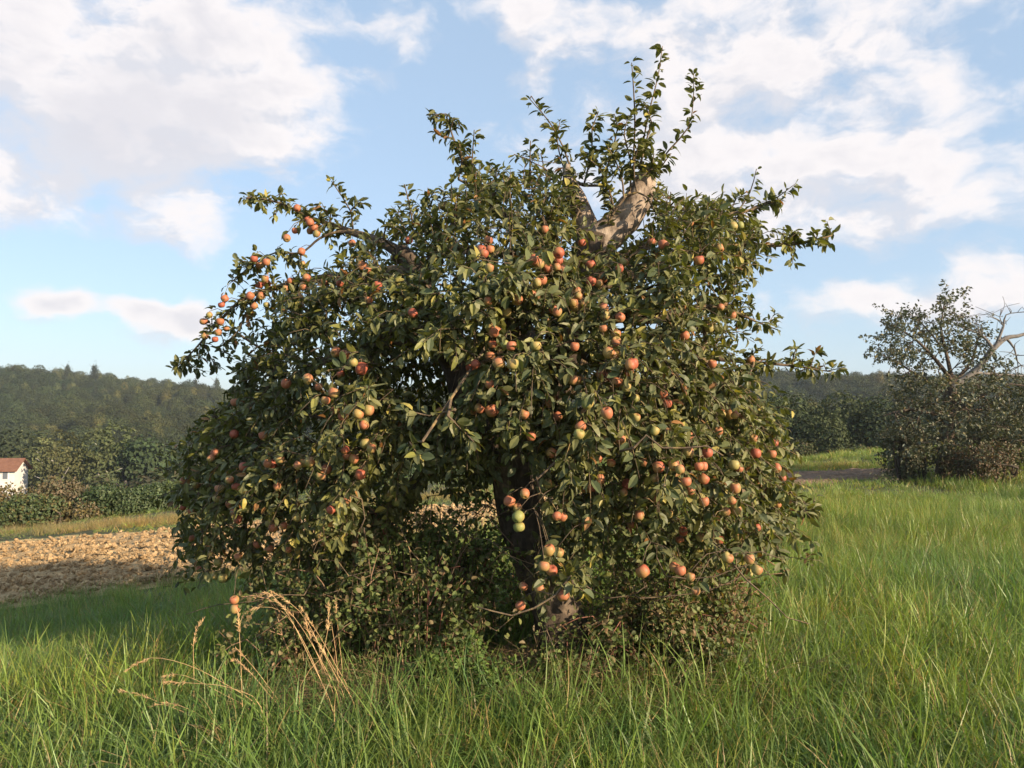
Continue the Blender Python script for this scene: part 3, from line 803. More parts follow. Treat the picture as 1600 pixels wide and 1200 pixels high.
base = np.array([.33, 4.75, float(height(.33, 4.75))])
tree = thing('apple_tree', 'old gnarled apple tree laden with red-orange apples in the middle of the meadow', 'apple tree', base)
g = Geo(); nb = 0
for i, (P, r, lv) in enumerate(T1.lines):
    if lv == 0:
        link('trunk', raw_mesh('trunk', *[(lambda G: (G[0] - base, G[1], G[2]))(tube_geo(catmull(P, .03), np.interp(np.linspace(0, 1, len(catmull(P, .03))), np.linspace(0, 1, len(r)), r), 26, .16, 3))][0], None, True, bark_mat), tree)
    elif lv == 1:
        Q = catmull(P, .018 if i in (1, 2, 3, 4) else .035); rr = np.interp(np.linspace(0, 1, len(Q)), np.linspace(0, 1, len(r)), r)
        big = i in (1, 2, 3, 4)
        G = tube_geo(Q, rr, 28 if big else 9, .26 if big else .08, i)
        link('branch', raw_mesh('branch', G[0] - base, G[1], G[2], None, True, limb_mat if i in (3, 4) else (bark_mat if big else twig_mat)), tree)
    else:
        g.add(tube_geo(P, r, 5 if lv == 2 else 4, 0))

# ---- apples, read off the photograph
APP = """464,325 480,342 484,347 491,356 495,365 484,360 461,360 448,372 471,393 472,412 397,404 406,414 416,409 414,435 415,443 407,445
391,462 408,462 372,471 397,478 390,485 416,476 351,466 354,470 346,476 327,492 336,497 318,502 344,502 354,514 341,519 320,525 336,530 446,450
454,439 483,444 479,434 474,447 507,440 531,442 550,380 565,414 575,422 590,446 540,473 576,507 576,469 584,469 510,504 501,495 527,502 483,535
520,531 538,554 525,550 565,575 576,572 532,584 543,584 509,576 447,599 481,592 498,604 514,604 522,613 552,566 645,489 494,631 509,625
562,646 574,641 569,664 595,613 525,642 534,649 571,693 580,700 528,699 539,703 543,712 552,716 580,723 563,741 561,750 510,733 501,743 484,721
474,723 467,726 411,680 399,703 366,678 367,628 336,708 329,716 425,713 437,717 418,724 426,725 381,729 287,751 307,757 362,752 366,757
343,763 379,766 328,782 339,778 360,787 366,800 286,793 300,798 433,760 372,811 383,818 395,817 427,824 422,817 443,821 464,808 542,781
606,777 619,785 517,796 306,839 299,841 330,864 341,878 310,889 372,870 402,850 423,857 432,862 431,872 450,858 465,859 463,867 499,836
507,847 557,849 456,906 339,901 346,902 365,928 366,937 367,951 692,321 639,375 680,359 851,358 763,375 752,390 764,390 758,395 767,399 697,407
765,418 834,405 842,412 828,417 864,401 873,395 873,407 870,417 879,420 856,419 909,379 906,399 916,408 923,413 975,409 968,419 812,434 810,444 825,442
839,441 846,437 832,460 808,468 809,484 900,430 924,439 936,443 943,433 927,454 902,456 904,463 897,474 900,478 911,475 865,483 871,487 888,484 943,481
959,485 945,493 969,496 943,513 962,521 963,533 920,507 763,470 748,486 758,510 767,512 773,517 770,537 766,556 779,566 734,573 743,569 789,538
799,540 801,568 765,600 837,540 792,488 875,548 898,541 951,551 899,593 947,617 966,586 953,588 944,585 962,595 987,568 983,580 977,604
740,642 750,638 768,641 687,644 745,697 746,716 743,724 747,756 830,681 819,647 822,662 866,621 858,629 866,629 871,650 918,630 897,593 907,666
905,678 948,645 934,716 955,723 928,741 937,748 926,759 856,755 820,771 798,784 807,792 810,807 811,823 797,822 858,779 870,806 879,807 858,859 873,863 850,884
862,891 818,916 843,919 851,922 835,934 813,946 880,930 902,815 923,809 856,720 862,707 992,622 1033,615 994,652 1023,673 969,686 1007,722 1029,729 1075,706 1105,707
1099,728 1053,726 1062,733 1092,728 1100,748 1147,726 1155,732 1128,646 1141,647 1148,648 1157,691 1192,677 1210,692 1181,708 1206,709 1172,760 1149,762 1185,738 1213,731
1223,747 1079,766 1064,767 1072,752 1052,767 1027,779 980,756 974,769 976,791 965,821 986,820 981,828 999,805 1044,802 1134,783 1144,782 1133,799 1150,796 1215,788
1007,841 1020,848 997,843 1067,830 1062,843 1094,839 1124,843 1154,840 1182,824 1166,856 1171,873 1183,890 1137,871 1117,873 1004,892 1039,901 1054,886 1063,891 1079,901
1095,904 1087,923 1024,747 1100,783 960,798 915,762 1077,681 1043,630 1123,673 1178,685 1078,348 1085,352 1097,350 1037,381 1124,387 1092,406 1145,354 1156,352 1018,377
1126,480 1144,492 1155,495 1108,512 1069,518 1070,524 1003,529 1093,540 1113,568 1173,562 986,569 1158,612 1014,437 1034,615"""
BIG = {(842, 412), (873, 395), (565, 575), (766, 556), (779, 566), (1004, 892), (813, 946), (1037, 381), (880, 930), (522, 613), (509, 625), (1137, 871), (768, 641), (1171, 873), (563, 741)}
GREEN = {(1145, 354), (1156, 352), (1023, 673), (552, 566), (499, 836), (1033, 615), (992, 622), (918, 630), (339, 901), (346, 902), (431, 872), (432, 862), (465, 859), (463, 867), (810, 807), (811, 823), (837, 540), (792, 488), (801, 568), (789, 538), (746, 716), (743, 724), (416, 476), (390, 485), (905, 678), (606, 777), (619, 785)}
apples = [tuple(int(v) for v in s.split(',')) for s in APP.split()]
seen, ap = set(), []
for a in apples:
    if a in seen: continue
    seen.add(a); ap.append(a)
if len(ap) > 298:          # the most hidden ones of a dense run are left out
    drop = np.random.RandomState(5).permutation([i for i, a in enumerate(ap) if a not in BIG and a not in GREEN])[:len(ap) - 298]
    ap = [a for i, a in enumerate(ap) if i not in set(drop)]

def apple_mesh():
    prof = [(0.0, .62), (.12, .64), (.28, .80), (.5, .93), (.75, .86), (.93, .58), (1.0, .18), (.97, -.22), (.83, -.60), (.6, -.86), (.38, -.95), (.2, -.86), (.08, -.78), (0, -.76)]
    ns = 14; V, F = [], []
    for (r, z) in prof:
        for k in range(ns):
            a = 2 * math.pi * k / ns
            w = 1 + (.03 * math.cos(5 * a) if z < 0 else .015 * math.cos(3 * a))
            V.append((r * math.cos(a) * w, r * math.sin(a) * w, z * .92 - .1))
    for i in range(len(prof) - 1):
        for k in range(ns):
            F.append((i * ns + k, (i + 1) * ns + k, (i + 1) * ns + (k + 1) % ns, i * ns + (k + 1) % ns))
    nskin = len(F)
    # dried blossom end
    b = len(V)
    for k in range(10):
        a = 2 * math.pi * k / 10; r = .16 if k % 2 else .05
        V.append((r * math.cos(a), r * math.sin(a), -.93 if k % 2 else -.84))
    V.append((0, 0, -.80))
    for k in range(10): F.append((b + k, b + (k + 1) % 10, b + 10))
    # stalk
    b = len(V)
    for i, (x, z, r) in enumerate([(0, .45, .035), (.03, .8, .03), (.1, 1.2, .04)]):
        for k in range(5):
            a = 2 * math.pi * k / 5; V.append((x + r * math.cos(a), r * math.sin(a), z))
    for i in range(2):
        for k in range(5): F.append((b + i * 5 + k, b + i * 5 + (k + 1) % 5, b + (i + 1) * 5 + (k + 1) % 5, b + (i + 1) * 5 + k))
    me = raw_mesh('apple', np.array(V), np.concatenate([np.array(f) for f in F]), np.array([len(f) for f in F]), None, True)
    mi = np.ones(len(F), np.int32); mi[:nskin] = 0
    return me, mi, len(F)

def apple_skin(name, ground, blush, lo, hi):
    m, nt, out = nodes_mat(name)
    oi = nt.nodes.new('ShaderNodeObjectInfo')
    tc = nt.nodes.new('ShaderNodeTexCoord')
    dotn = nt.nodes.new('ShaderNodeVectorMath'); dotn.operation = 'DOT_PRODUCT'
    nt.links.new(tc.outputs['Object'], dotn.inputs[0]); dotn.inputs[1].default_value = (.85, -.1, .35)
    n = tex_noise(nt, 1.9, 5, .6)
    streak = tex_noise(nt, 5.0, 4, .6, stretch=(2.2, 2.2, .35))
    def add(a, b, k):
        x = nt.nodes.new('ShaderNodeMath'); x.operation = 'MULTIPLY_ADD'; x.inputs[1].default_value = k
        nt.links.new(a, x.inputs[0]); nt.links.new(b, x.inputs[2]); return x.outputs[0]
    v = add(n, dotn.outputs['Value'], 1.3); v = add(streak, v, .55); v = add(oi.outputs['Random'], v, .7)
    f = nt.nodes.new('ShaderNodeMapRange'); f.interpolation_type = 'SMOOTHSTEP'
    nt.links.new(v, f.inputs[0]); f.inputs[1].default_value = lo; f.inputs[2].default_value = hi
    c = mix_rgb(nt, f.outputs[0], ground, blush)
    sp = ramp(nt, tex_noise(nt, 7, 5, .75), .60, .68)
    c = mix_rgb(nt, sp, c, mix_rgb(nt, .6, c, (.22, .16, .09)))
    p = nt.nodes.new('ShaderNodeBsdfPrincipled'); p.inputs['Roughness'].default_value = .52
    p.inputs['Specular IOR Level'].default_value = .3
    try:
        p.inputs['Subsurface Weight'].default_value = 0.0
    except Exception: pass
    nt.links.new(c, p.inputs['Base Color']); nt.links.new(p.outputs[0], out.inputs[0])
    return m
stalk_mat = plain_material('apple stalk', (.05, .035, .02), (.12, .08, .04), 30)
ap_meshes = []
for ground_c, blush_c, lo, hi in (((.36, .25, .085), (.38, .135, .07), .3, 1.7), ((.31, .26, .09), (.37, .15, .075), .6, 2.1), ((.37, .20, .075), (.34, .095, .055), .1, 1.3)):
    me, mi, nf = apple_mesh(); me.materials.append(apple_skin('apple skin', ground_c, blush_c, lo, hi)); me.materials.append(stalk_mat)
    me.polygons.foreach_set('material_index', mi); ap_meshes.append(me)
me, mi, nf = apple_mesh(); me.materials.append(apple_skin('green apple skin', (.23, .24, .075), (.36, .26, .09), .9, 2.3)); me.materials.append(stalk_mat)
me.polygons.foreach_set('material_index', mi); green_me = me

ap_pos, ap_r = [], []
for (x, y) in ap:
    D = float(front(x, y)) if in_poly(np.array([x]), np.array([y]), CROWN)[0] else None
    if D is None:
        # on an outlying limb: take the depth of the nearest wood in the picture
        sx, sy = to_px(T1.P); j = int(np.argmin((sx - x) ** 2 + (sy - y) ** 2)); D = T1.P[j][1] - .03
    D = D + R.uniform(-.05, .10) - .09
    if (x, y) in BIG: D = min(D, 3.9) if y > 300 and x > 480 else D
    if 900 < x and y > 860 or (790 < x < 890 and y > 770): D = 3.6 + R.uniform(-.08, .1)
    rad = R.uniform(.0205, .0285) * (1.16 if (x, y) in BIG else 1.0)
    p = at(x, y, D); ap_pos.append(p); ap_r.append(rad)
ap_pos = np.array(ap_pos); ap_r = np.array(ap_r)
for i in range(6):         # push overlapping apples apart
    for a in range(len(ap_pos)):
        d = ap_pos - ap_pos[a]; dd = np.linalg.norm(d, axis=1); m_ = (dd < (ap_r + ap_r[a]) * .97) & (dd > 1e-6)
        if m_.any():
            for b in np.nonzero(m_)[0]:
                push = ((ap_r[a] + ap_r[b]) - dd[b]) * .5 * d[b] / dd[b] + np.array([0, (b % 3 - 1) * .01, 0])
                ap_pos[b] += push; ap_pos[a] -= push
sunv = np.array(sun_dir)
for i, (p, r_) in enumerate(zip(ap_pos, ap_r)):
    kind = green_me if ap[i] in GREEN else ap_meshes[R.choice([0, 0, 1, 1, 2])]
    o = link('apple', kind, tree)
    o.location = p - base
    o.scale = (r_ * R.uniform(.93, 1.04), r_, r_ * R.uniform(.86, 1.10))
    o.rotation_euler = (R.randn() * .35, R.randn() * .35, R.uniform(-2.2, 1.2))
    top = p + np.array([0, 0, r_ * 1.1])
    n_before = len(T1.lines)
    d = np.linalg.norm(T1.P - top, axis=1) + .3 * (T1.P[:, 2] < top[2])
    j = int(np.argmin(d)); q = T1.P[j]
    if np.linalg.norm(q - top) < .9:
        mid = (q + top) / 2 + np.array([0, 0, .15 * np.linalg.norm(q - top)])
        C = catmull(np.array([q, mid, top]), .05)
        g.add(tube_geo(C, np.linspace(.0028, .0016, len(C)), 4, 0))
        if R.rand() < .8: leaf_lines.append((C[-2:] + R.randn(1, 3) * .004, 25))
link('twigs', g.mesh('twigs', twig_mat, True, base), tree, 'stuff')

# ---- leaves
def leaves_on(lines, spread=.5):
    P, T, N = [], [], []
    for C, dens in lines:
        L = np.linalg.norm(np.diff(C, axis=0), axis=1); tot = L.sum()
        n = max(4, int(tot * dens + R.rand()))
        u = R.rand(n) ** .85 * tot
        s = np.concatenate([[0], np.cumsum(L)])
        p = np.stack([np.interp(u, s, C[:, k]) for k in range(3)], -1)
        ax = unit(C[-1] - C[0])
        rad = R.randn(n, 3); rad = unit(rad - ax * (rad @ ax)[:, None])
        t = unit(rad + ax * R.uniform(.1, 1.1, (n, 1)) + np.array([0, 0, -.35]) * R.uniform(-.2, 1.6, (n, 1)))
        up = unit(np.array([0, 0, 1.]) + R.randn(n, 3) * .55 + unit(p - ctr) * .35)
        P.append(p + t * .012); T.append(t); N.append(up)
    return np.vstack(P), np.vstack(T), np.vstack(N)
P, T, Nn = leaves_on(leaf_lines)
# keep leaves from lying right over the apples that the photograph shows whole
sx, sy = to_px(P); ax_, ay_ = to_px(ap_pos)
keep = np.ones(len(P), bool)
for i in range(len(ap_pos)):
    rpx = ap_r[i] / ap_pos[i][1] * F_PX
    m_ = (np.linalg.norm(P - ap_pos[i] + np.array([0, .06, 0]), axis=1) < .24) & (np.hypot(sx - ax_[i], sy - ay_[i]) < rpx * 1.45) & (P[:, 1] < ap_pos[i][1] + .01)
    keep &= ~(m_ & (R.rand(len(P)) < .93))
inside = lambda cx, cy, rx, ry: ((sx - cx) / rx) ** 2 + ((sy - cy) / ry) ** 2 < 1
keep &= ~(inside(812, 815, 46, 105) & (P[:, 1] < 4.75) & (R.rand(len(P)) < .88))
keep &= ~(inside(690, 595, 52, 44) & (P[:, 1] < 4.9) & (R.rand(len(P)) < .85))
sd = np.abs((sx - 978) * .80 + (sy - 335) * .60); al = np.abs(-(sx - 978) * .60 + (sy - 335) * .80)
keep &= ~((((sx - 990) / 26) ** 2 + ((sy - 318) / 44) ** 2 < 1) & (P[:, 1] < 4.6) & (R.rand(len(P)) < .85))
P, T, Nn = P[keep], T[keep], Nn[keep]
n = len(P)
L = (.030 + .043 * R.rand(n) ** .85) * np.where(P[:, 1] < 3.7, 1.06, 1); Wd = L * R.uniform(.36, .54, n)
fold = R.uniform(.15, .75, n); curl = R.uniform(-.15, .75, n) ; fold = fold * R.choice([.5, 1, 1.5], n)
u = R.rand(n, 1); patch = fbm(P[:, 0] * 2.2 + 5, P[:, 2] * 2.2 + P[:, 1], 2)[:, None]
col = np.array([.060, .074, .028]) * (1 - u) + np.array([.138, .134, .048]) * u
col = col * (.75 + .5 * patch)
yl = R.rand(n) < .11 + .16 * (patch[:, 0] > .58); col[yl] = np.array([.16, .16, .035]) * R.uniform(.6, 1.15, (yl.sum(), 1))
yy = R.rand(n) < .022; col[yy] = np.array([.36, .30, .07]) * R.uniform(.6, 1.1, (yy.sum(), 1))
br = R.rand(n) < .016; col[br] = np.array([.26, .12, .04]) * R.uniform(.5, 1.1, (br.sum(), 1))
print('leaves', n, 'apples', len(ap))
# the 290 leaves that show largest are objects of their own
Tu = unit(T); Nu = unit(Nn - Tu * np.sum(Nn * Tu, 1, keepdims=True))
view = unit(P - np.array([0, 0, EYE]))
occl = P[:, 1] - front(*to_px(P))
score = L / P[:, 1] * (.3 + np.abs(np.sum(Nu * view, 1))) * (occl < .02) + (R.rand(n) * .004)
topi = np.argsort(-score)[:290]
mask = np.ones(n, bool); mask[topi] = False
variants = []
z1 = np.zeros((1, 3)); 
for k in range(14):
    c = [(.056, .076, .028), (.066, .088, .03), (.075, .094, .032), (.052, .07, .026), (.085, .10, .034), (.06, .08, .028), (.095, .11, .036), (.17, .165, .05), (.07, .085, .03), (.32, .27, .07), (.06, .075, .028), (.086, .10, .036), (.14, .145, .045), (.05, .07, .024)][k]
    variants.append(leaves_mesh('leaf', z1, np.array([[1., 0, 0]]), np.array([[0, 0, 1.]]), np.ones(1), np.array([R.uniform(.44, .6)]), np.array([R.uniform(.15, .7)]), np.array([R.uniform(0, .45)]), np.array([c]), leaf_mat))
for i in topi:
    t, nn_ = Tu[i], Nu[i]; b = np.cross(nn_, t)
    o = link('leaf', variants[R.randint(14)], tree)
    M = Matrix([[t[0], b[0], nn_[0], 0], [t[1], b[1], nn_[1], 0], [t[2], b[2], nn_[2], 0], [0, 0, 0, 1]])
    o.matrix_local = Matrix.Translation(Vector(P[i] - base)) @ M @ Matrix.Scale(float(L[i]), 4)
link('foliage', leaves_mesh('foliage', P[mask], T[mask], Nn[mask], L[mask], Wd[mask], fold[mask], curl[mask], col[mask], leaf_mat, local=base), tree, 'stuff')

# ================================================================== THICKET under the tree
def shrub(name, label, cat, centre, rx, ry, h, n_stem, leaf_n, leaf_len, cols, stem_cols, mat, lean=.5, group=None, small=True, stems_named='stems', seed=0, leafy_from=.2):
    rs = np.random.RandomState(seed + 50)
    z0 = float(height(centre[0], centre[1])); b = np.array([centre[0], centre[1], z0])
    o = thing(name, label, cat, b, group)
    g = Geo(); lines = []
    for i in range(n_stem):
        a = rs.rand() * 6.283; q = math.sqrt(rs.rand())
        p0 = np.array([centre[0] + rx * .8 * q * math.cos(a), centre[1] + ry * .8 * q * math.sin(a), 0]); p0[2] = height(p0[0], p0[1]) - .02
        hh = h * rs.uniform(.55, 1.08) * (1 - .35 * q * q)
        d = np.array([math.cos(a), math.sin(a) * ry / rx, 0]) * lean * rs.uniform(0, 1) * hh + rs.randn(3) * np.array([.12, .08, 0]) * hh
        Q = np.array([p0, p0 + np.array([0, 0, hh * .5]) + d * .25, p0 + np.array([0, 0, hh * .9]) + d * .7, p0 + np.array([0, 0, hh * rs.uniform(.75, 1.0)]) + d * 1.25])
        C = catmull(Q, .08); lines.append(C)
        c = np.array(stem_cols[rs.randint(len(stem_cols))]) * rs.uniform(.6, 1.2)
        g.add(tube_geo(C, np.linspace(.0042, .0018, len(C)) * (1 + h * .3), 4, 0), c)
        for _ in range(3):      # side twigs
            k = rs.randint(len(C) // 3, len(C)); v = unit(rs.randn(3) + np.array([0, 0, .3])) * rs.uniform(.08, .25) * h
            D_ = np.linspace(C[k], C[k] + v, 4); lines.append(D_); g.add(tube_geo(D_, np.linspace(.002, .001, 4) * (1 + h * .3), 3, 0), c)
    link(stems_named, g.mesh(stems_named, stem_mat, True, b), o, 'stuff')
    per = leaf_n // len(lines)
    P, T, N = [], [], []
    for C in lines:
        n = per + 1; u = leafy_from + (1 - leafy_from) * rs.rand(n)
        k = u * (len(C) - 1); i0 = np.minimum(k.astype(int), len(C) - 2); f = (k - i0)[:, None]
        p = C[i0] * (1 - f) + C[i0 + 1] * f + rs.randn(n, 3) * leaf_len * .8
        P.append(p); T.append(unit(rs.randn(n, 3) + np.array([0, 0, -.1]))); N.append(unit(np.array([0, -.2, 1.]) + rs.randn(n, 3) * .7))
    P, T, N = np.vstack(P), np.vstack(T), np.vstack(N); n = len(P)
    L = leaf_len * rs.uniform(.6, 1.25, n); cc = np.array(cols)[rs.randint(0, len(cols), n)] * rs.uniform(.65, 1.3, (n, 1))
    link('foliage', leaves_mesh('foliage', P, T, N, L, L * rs.uniform(.5, .75, n), rs.uniform(.1, .6, n), rs.uniform(0, .4, n), cc, mat, small=small, local=b), o, 'stuff')
    return o
m_, nt_s, out_s = nodes_mat('stem')
a_ = nt_s.nodes.new('ShaderNodeAttribute'); a_.attribute_name = 'col'
p_ = nt_s.nodes.new('ShaderNodeBsdfPrincipled'); p_.inputs['Roughness'].default_value = .7
nt_s.links.new(a_.outputs['Color'], p_.inputs['Base Color']); nt_s.links.new(p_.outputs[0], out_s.inputs[0])
stem_mat = m_
weed_mat = leaf_material('weed leaves', back=(1.3, 1.3, 1.2), back_grey=.1, transl=.36, rough=.55, spec=.3)
GRN = [(.095, .125, .04), (.11, .14, .045), (.12, .155, .05), (.08, .105, .036), (.15, .165, .055), (.16, .12, .065)]
DRY = [(.13, .14, .05), (.10, .12, .045), (.17, .13, .065), (.20, .13, .07), (.09, .11, .04), (.14, .155, .055)]
RED = [(.24, .10, .065), (.30, .18, .11), (.16, .11, .07), (.36, .24, .14)]
shrub('bramble_bush', 'tangled green bramble bush left of the apple tree trunk', 'bramble', (-.58, 4.74), .46, .42, 1.2, 130, 12500, .036, GRN, RED, weed_mat, seed=1, small=False)
shrub('bramble_bush', 'sparse browning bramble thicket at the left edge under the apple tree', 'bramble', (-1.15, 4.7), .34, .40, .85, 75, 5500, .034, DRY + GRN[:2], RED, weed_mat, seed=2, small=False)
shrub('briar_bush', 'olive leafy briar bush right of the apple tree trunk under the lowest apples', 'briar', (.95, 4.62), .42, .36, .95, 110, 10500, .032, DRY + GRN[:2], RED, weed_mat, seed=3, small=False)
shrub('wild_rose', 'bright green low rose sprays in front of the foot of the trunk', 'wild rose', (-.22, 4.18), .24, .16, .46, 30, 1500, .030, [(.09, .15, .035), (.12, .17, .04), (.07, .11, .03)], [(.12, .13, .05), (.15, .09, .05)], weed_mat, seed=4, small=False, lean=.9)
shrub('wild_rose', 'low leafy rose runners growing right up against the trunk base', 'wild rose', (.34, 4.22), .26, .10, .50, 22, 950, .034, GRN, RED, weed_mat, seed=5, small=False)
shrub('dock_stalks', 'clump of upright reddish dry stalks at the right edge below the apple tree', 'dry stalks', (1.30, 4.75), .16, .16, .72, 46, 700, .026, DRY, [(.25, .12, .075), (.30, .17, .10), (.2, .10, .07)], weed_mat, seed=6, small=False, lean=.15)
shrub('bramble_bush', 'dim shaded bramble bush behind the apple tree trunk', 'bramble', (.1, 5.5), 1.0, .4, .85, 70, 5000, .036, GRN, RED, weed_mat, seed=7)

# dead grass litter at the edge of the thicket
def litter():
    srcs = []
    for k in range(3):
        nb_ = 60; A = R.rand(nb_) * 6.283; P0 = np.column_stack([R.randn(nb_) * .08, R.randn(nb_) * .08, R.rand(nb_) * .10])
        gg = Geo()
        for a, p in zip(A, P0):
            L_ = R.uniform(.08, .28); d = np.array([math.cos(a), math.sin(a), R.uniform(-.15, .6)])
            C = np.array([p, p + d * L_ * .5 + [0, 0, .02], p + d * L_ - [0, 0, .03]])
            gg.add(tube_geo(C, [.0012, .0012, .0006], 3, 0, cap=False), np.array([.34, .23, .12]) * R.uniform(.4, 1.1))
        srcs.append(source('litter_%d' % k, gg.mesh('litter', stem_mat)))
    n = 420
    x = np.concatenate([R.normal(-.75, .45, n // 2), R.normal(.7, .5, n // 2)]); y = np.concatenate([R.normal(4.28, .14, n // 2), R.normal(4.5, .25, n // 2)])
    s = R.uniform(.7, 1.3, n)
    scatter('dead_grass', srcs, np.column_stack([x, y, height(x, y) + .02]), np.column_stack([R.randn(n) * .2, R.randn(n) * .2, R.rand(n) * 6.3]), np.column_stack([s, s, s]), R.randint(0, 3, n))
litter()

# tall dry grass with drooping seed heads, lower left
straw_mat = plain_material('straw', (.42, .25, .12), (.62, .43, .22), 20, rough=.7, bump=0)
def dry_tuft(label, stems, D):
    b0 = at(*stems[0][0], D); b = np.array([b0[0], b0[1], float(height(b0[0], b0[1]))])
    o = thing('dry_grass', label, 'dry grass', b, 'clumps of tall dry grass')
    for k, pts in enumerate(stems):
        dd = D + .12 * math.sin(k * 2.3)
        Q = np.array([at(x, y, dd + .02 * i) for i, (x, y) in enumerate(pts)])
        foot = Q[0].copy(); foot[2] = height(foot[0], foot[1]) - .02
        Q = np.vstack([foot, Q]) if Q[0][2] - foot[2] > .03 else Q
        C = catmull(Q, .05)
        G = tube_geo(C, np.linspace(.0019, .0010, len(C)), 5, 0)
        st = link('stem', raw_mesh('stem', G[0] - b, G[1], G[2], None, True, straw_mat), o)
        # seed head: spikelets along the last part
        gg = Geo(); tail = C[-max(3, int(.16 / .05)):]
        for _ in range(44):
            i = R.randint(len(tail) - 1); f = R.rand(); p = tail[i] * (1 - f) + tail[i + 1] * f
            d = unit(tail[-1] - tail[0] + R.randn(3) * .05) + R.randn(3) * .13
            e = p + unit(d) * R.uniform(.014, .026)
            gg.add(tube_geo(np.array([p, (p + e) / 2, e]), [.0006, .0015, .0004], 4, 0, cap=False))
        link('seed_head', gg.mesh('seed_head', straw_mat, True, b), st)
dry_tuft('straw-coloured arching grass stems with drooping seed heads, left of the brambles', [
    [(405, 1110), (345, 1065), (290, 1038), (235, 1028), (197, 1048)], [(400, 1120), (340, 1080), (290, 1056), (262, 1055), (250, 1066)], [(408, 1105), (360, 1075), (310, 1068), (256, 1066)],
    [(455, 1130), (420, 1085), (395, 1055), (375, 1035), (364, 1032)], [(350, 1165), (300, 1120), (255, 1100), (215, 1084), (188, 1080)], [(360, 1160), (330, 1130), (300, 1110), (262, 1098), (235, 1104)],
    [(452, 1125), (410, 1060), (385, 1030), (372, 1015), (360, 1022)]], 3.75)
dry_tuft('sheaf of tall golden dry grass leaning left against the bramble thicket', [
    [(530, 1095), (495, 1020), (460, 965), (430, 938)], [(538, 1090), (500, 1010), (468, 955), (425, 925)], [(520, 1110), (480, 1020), (450, 960), (418, 925), (400, 935)], [(546, 1085), (525, 1040), (500, 995), (470, 950)],
    [(515, 1105), (478, 1010), (440, 955), (395, 950), (380, 962)], [(556, 1110), (540, 1075), (510, 1025), (485, 985)], [(524, 1100), (512, 1060), (486, 1000), (476, 965)], [(470, 1070), (500, 1030), (512, 985), (513, 945)]], 3.9)
dry_tuft('single tall upright reddish grass stem left of the bramble thicket', [[(380, 1160), (378, 1080), (375, 1010), (372, 958)]], 3.7)
dry_tuft('thin upright pale grass stem with curved seed head, leftmost of the dry stems', [[(302, 1150), (303, 1060), (302, 1010), (306, 985), (318, 968)]], 3.9)
dry_tuft('two thin straight dry stems standing in the bramble thicket', [[(528, 1060), (522, 1000), (512, 945)], [(536, 1065), (530, 1000), (524, 940)]], 4.1)

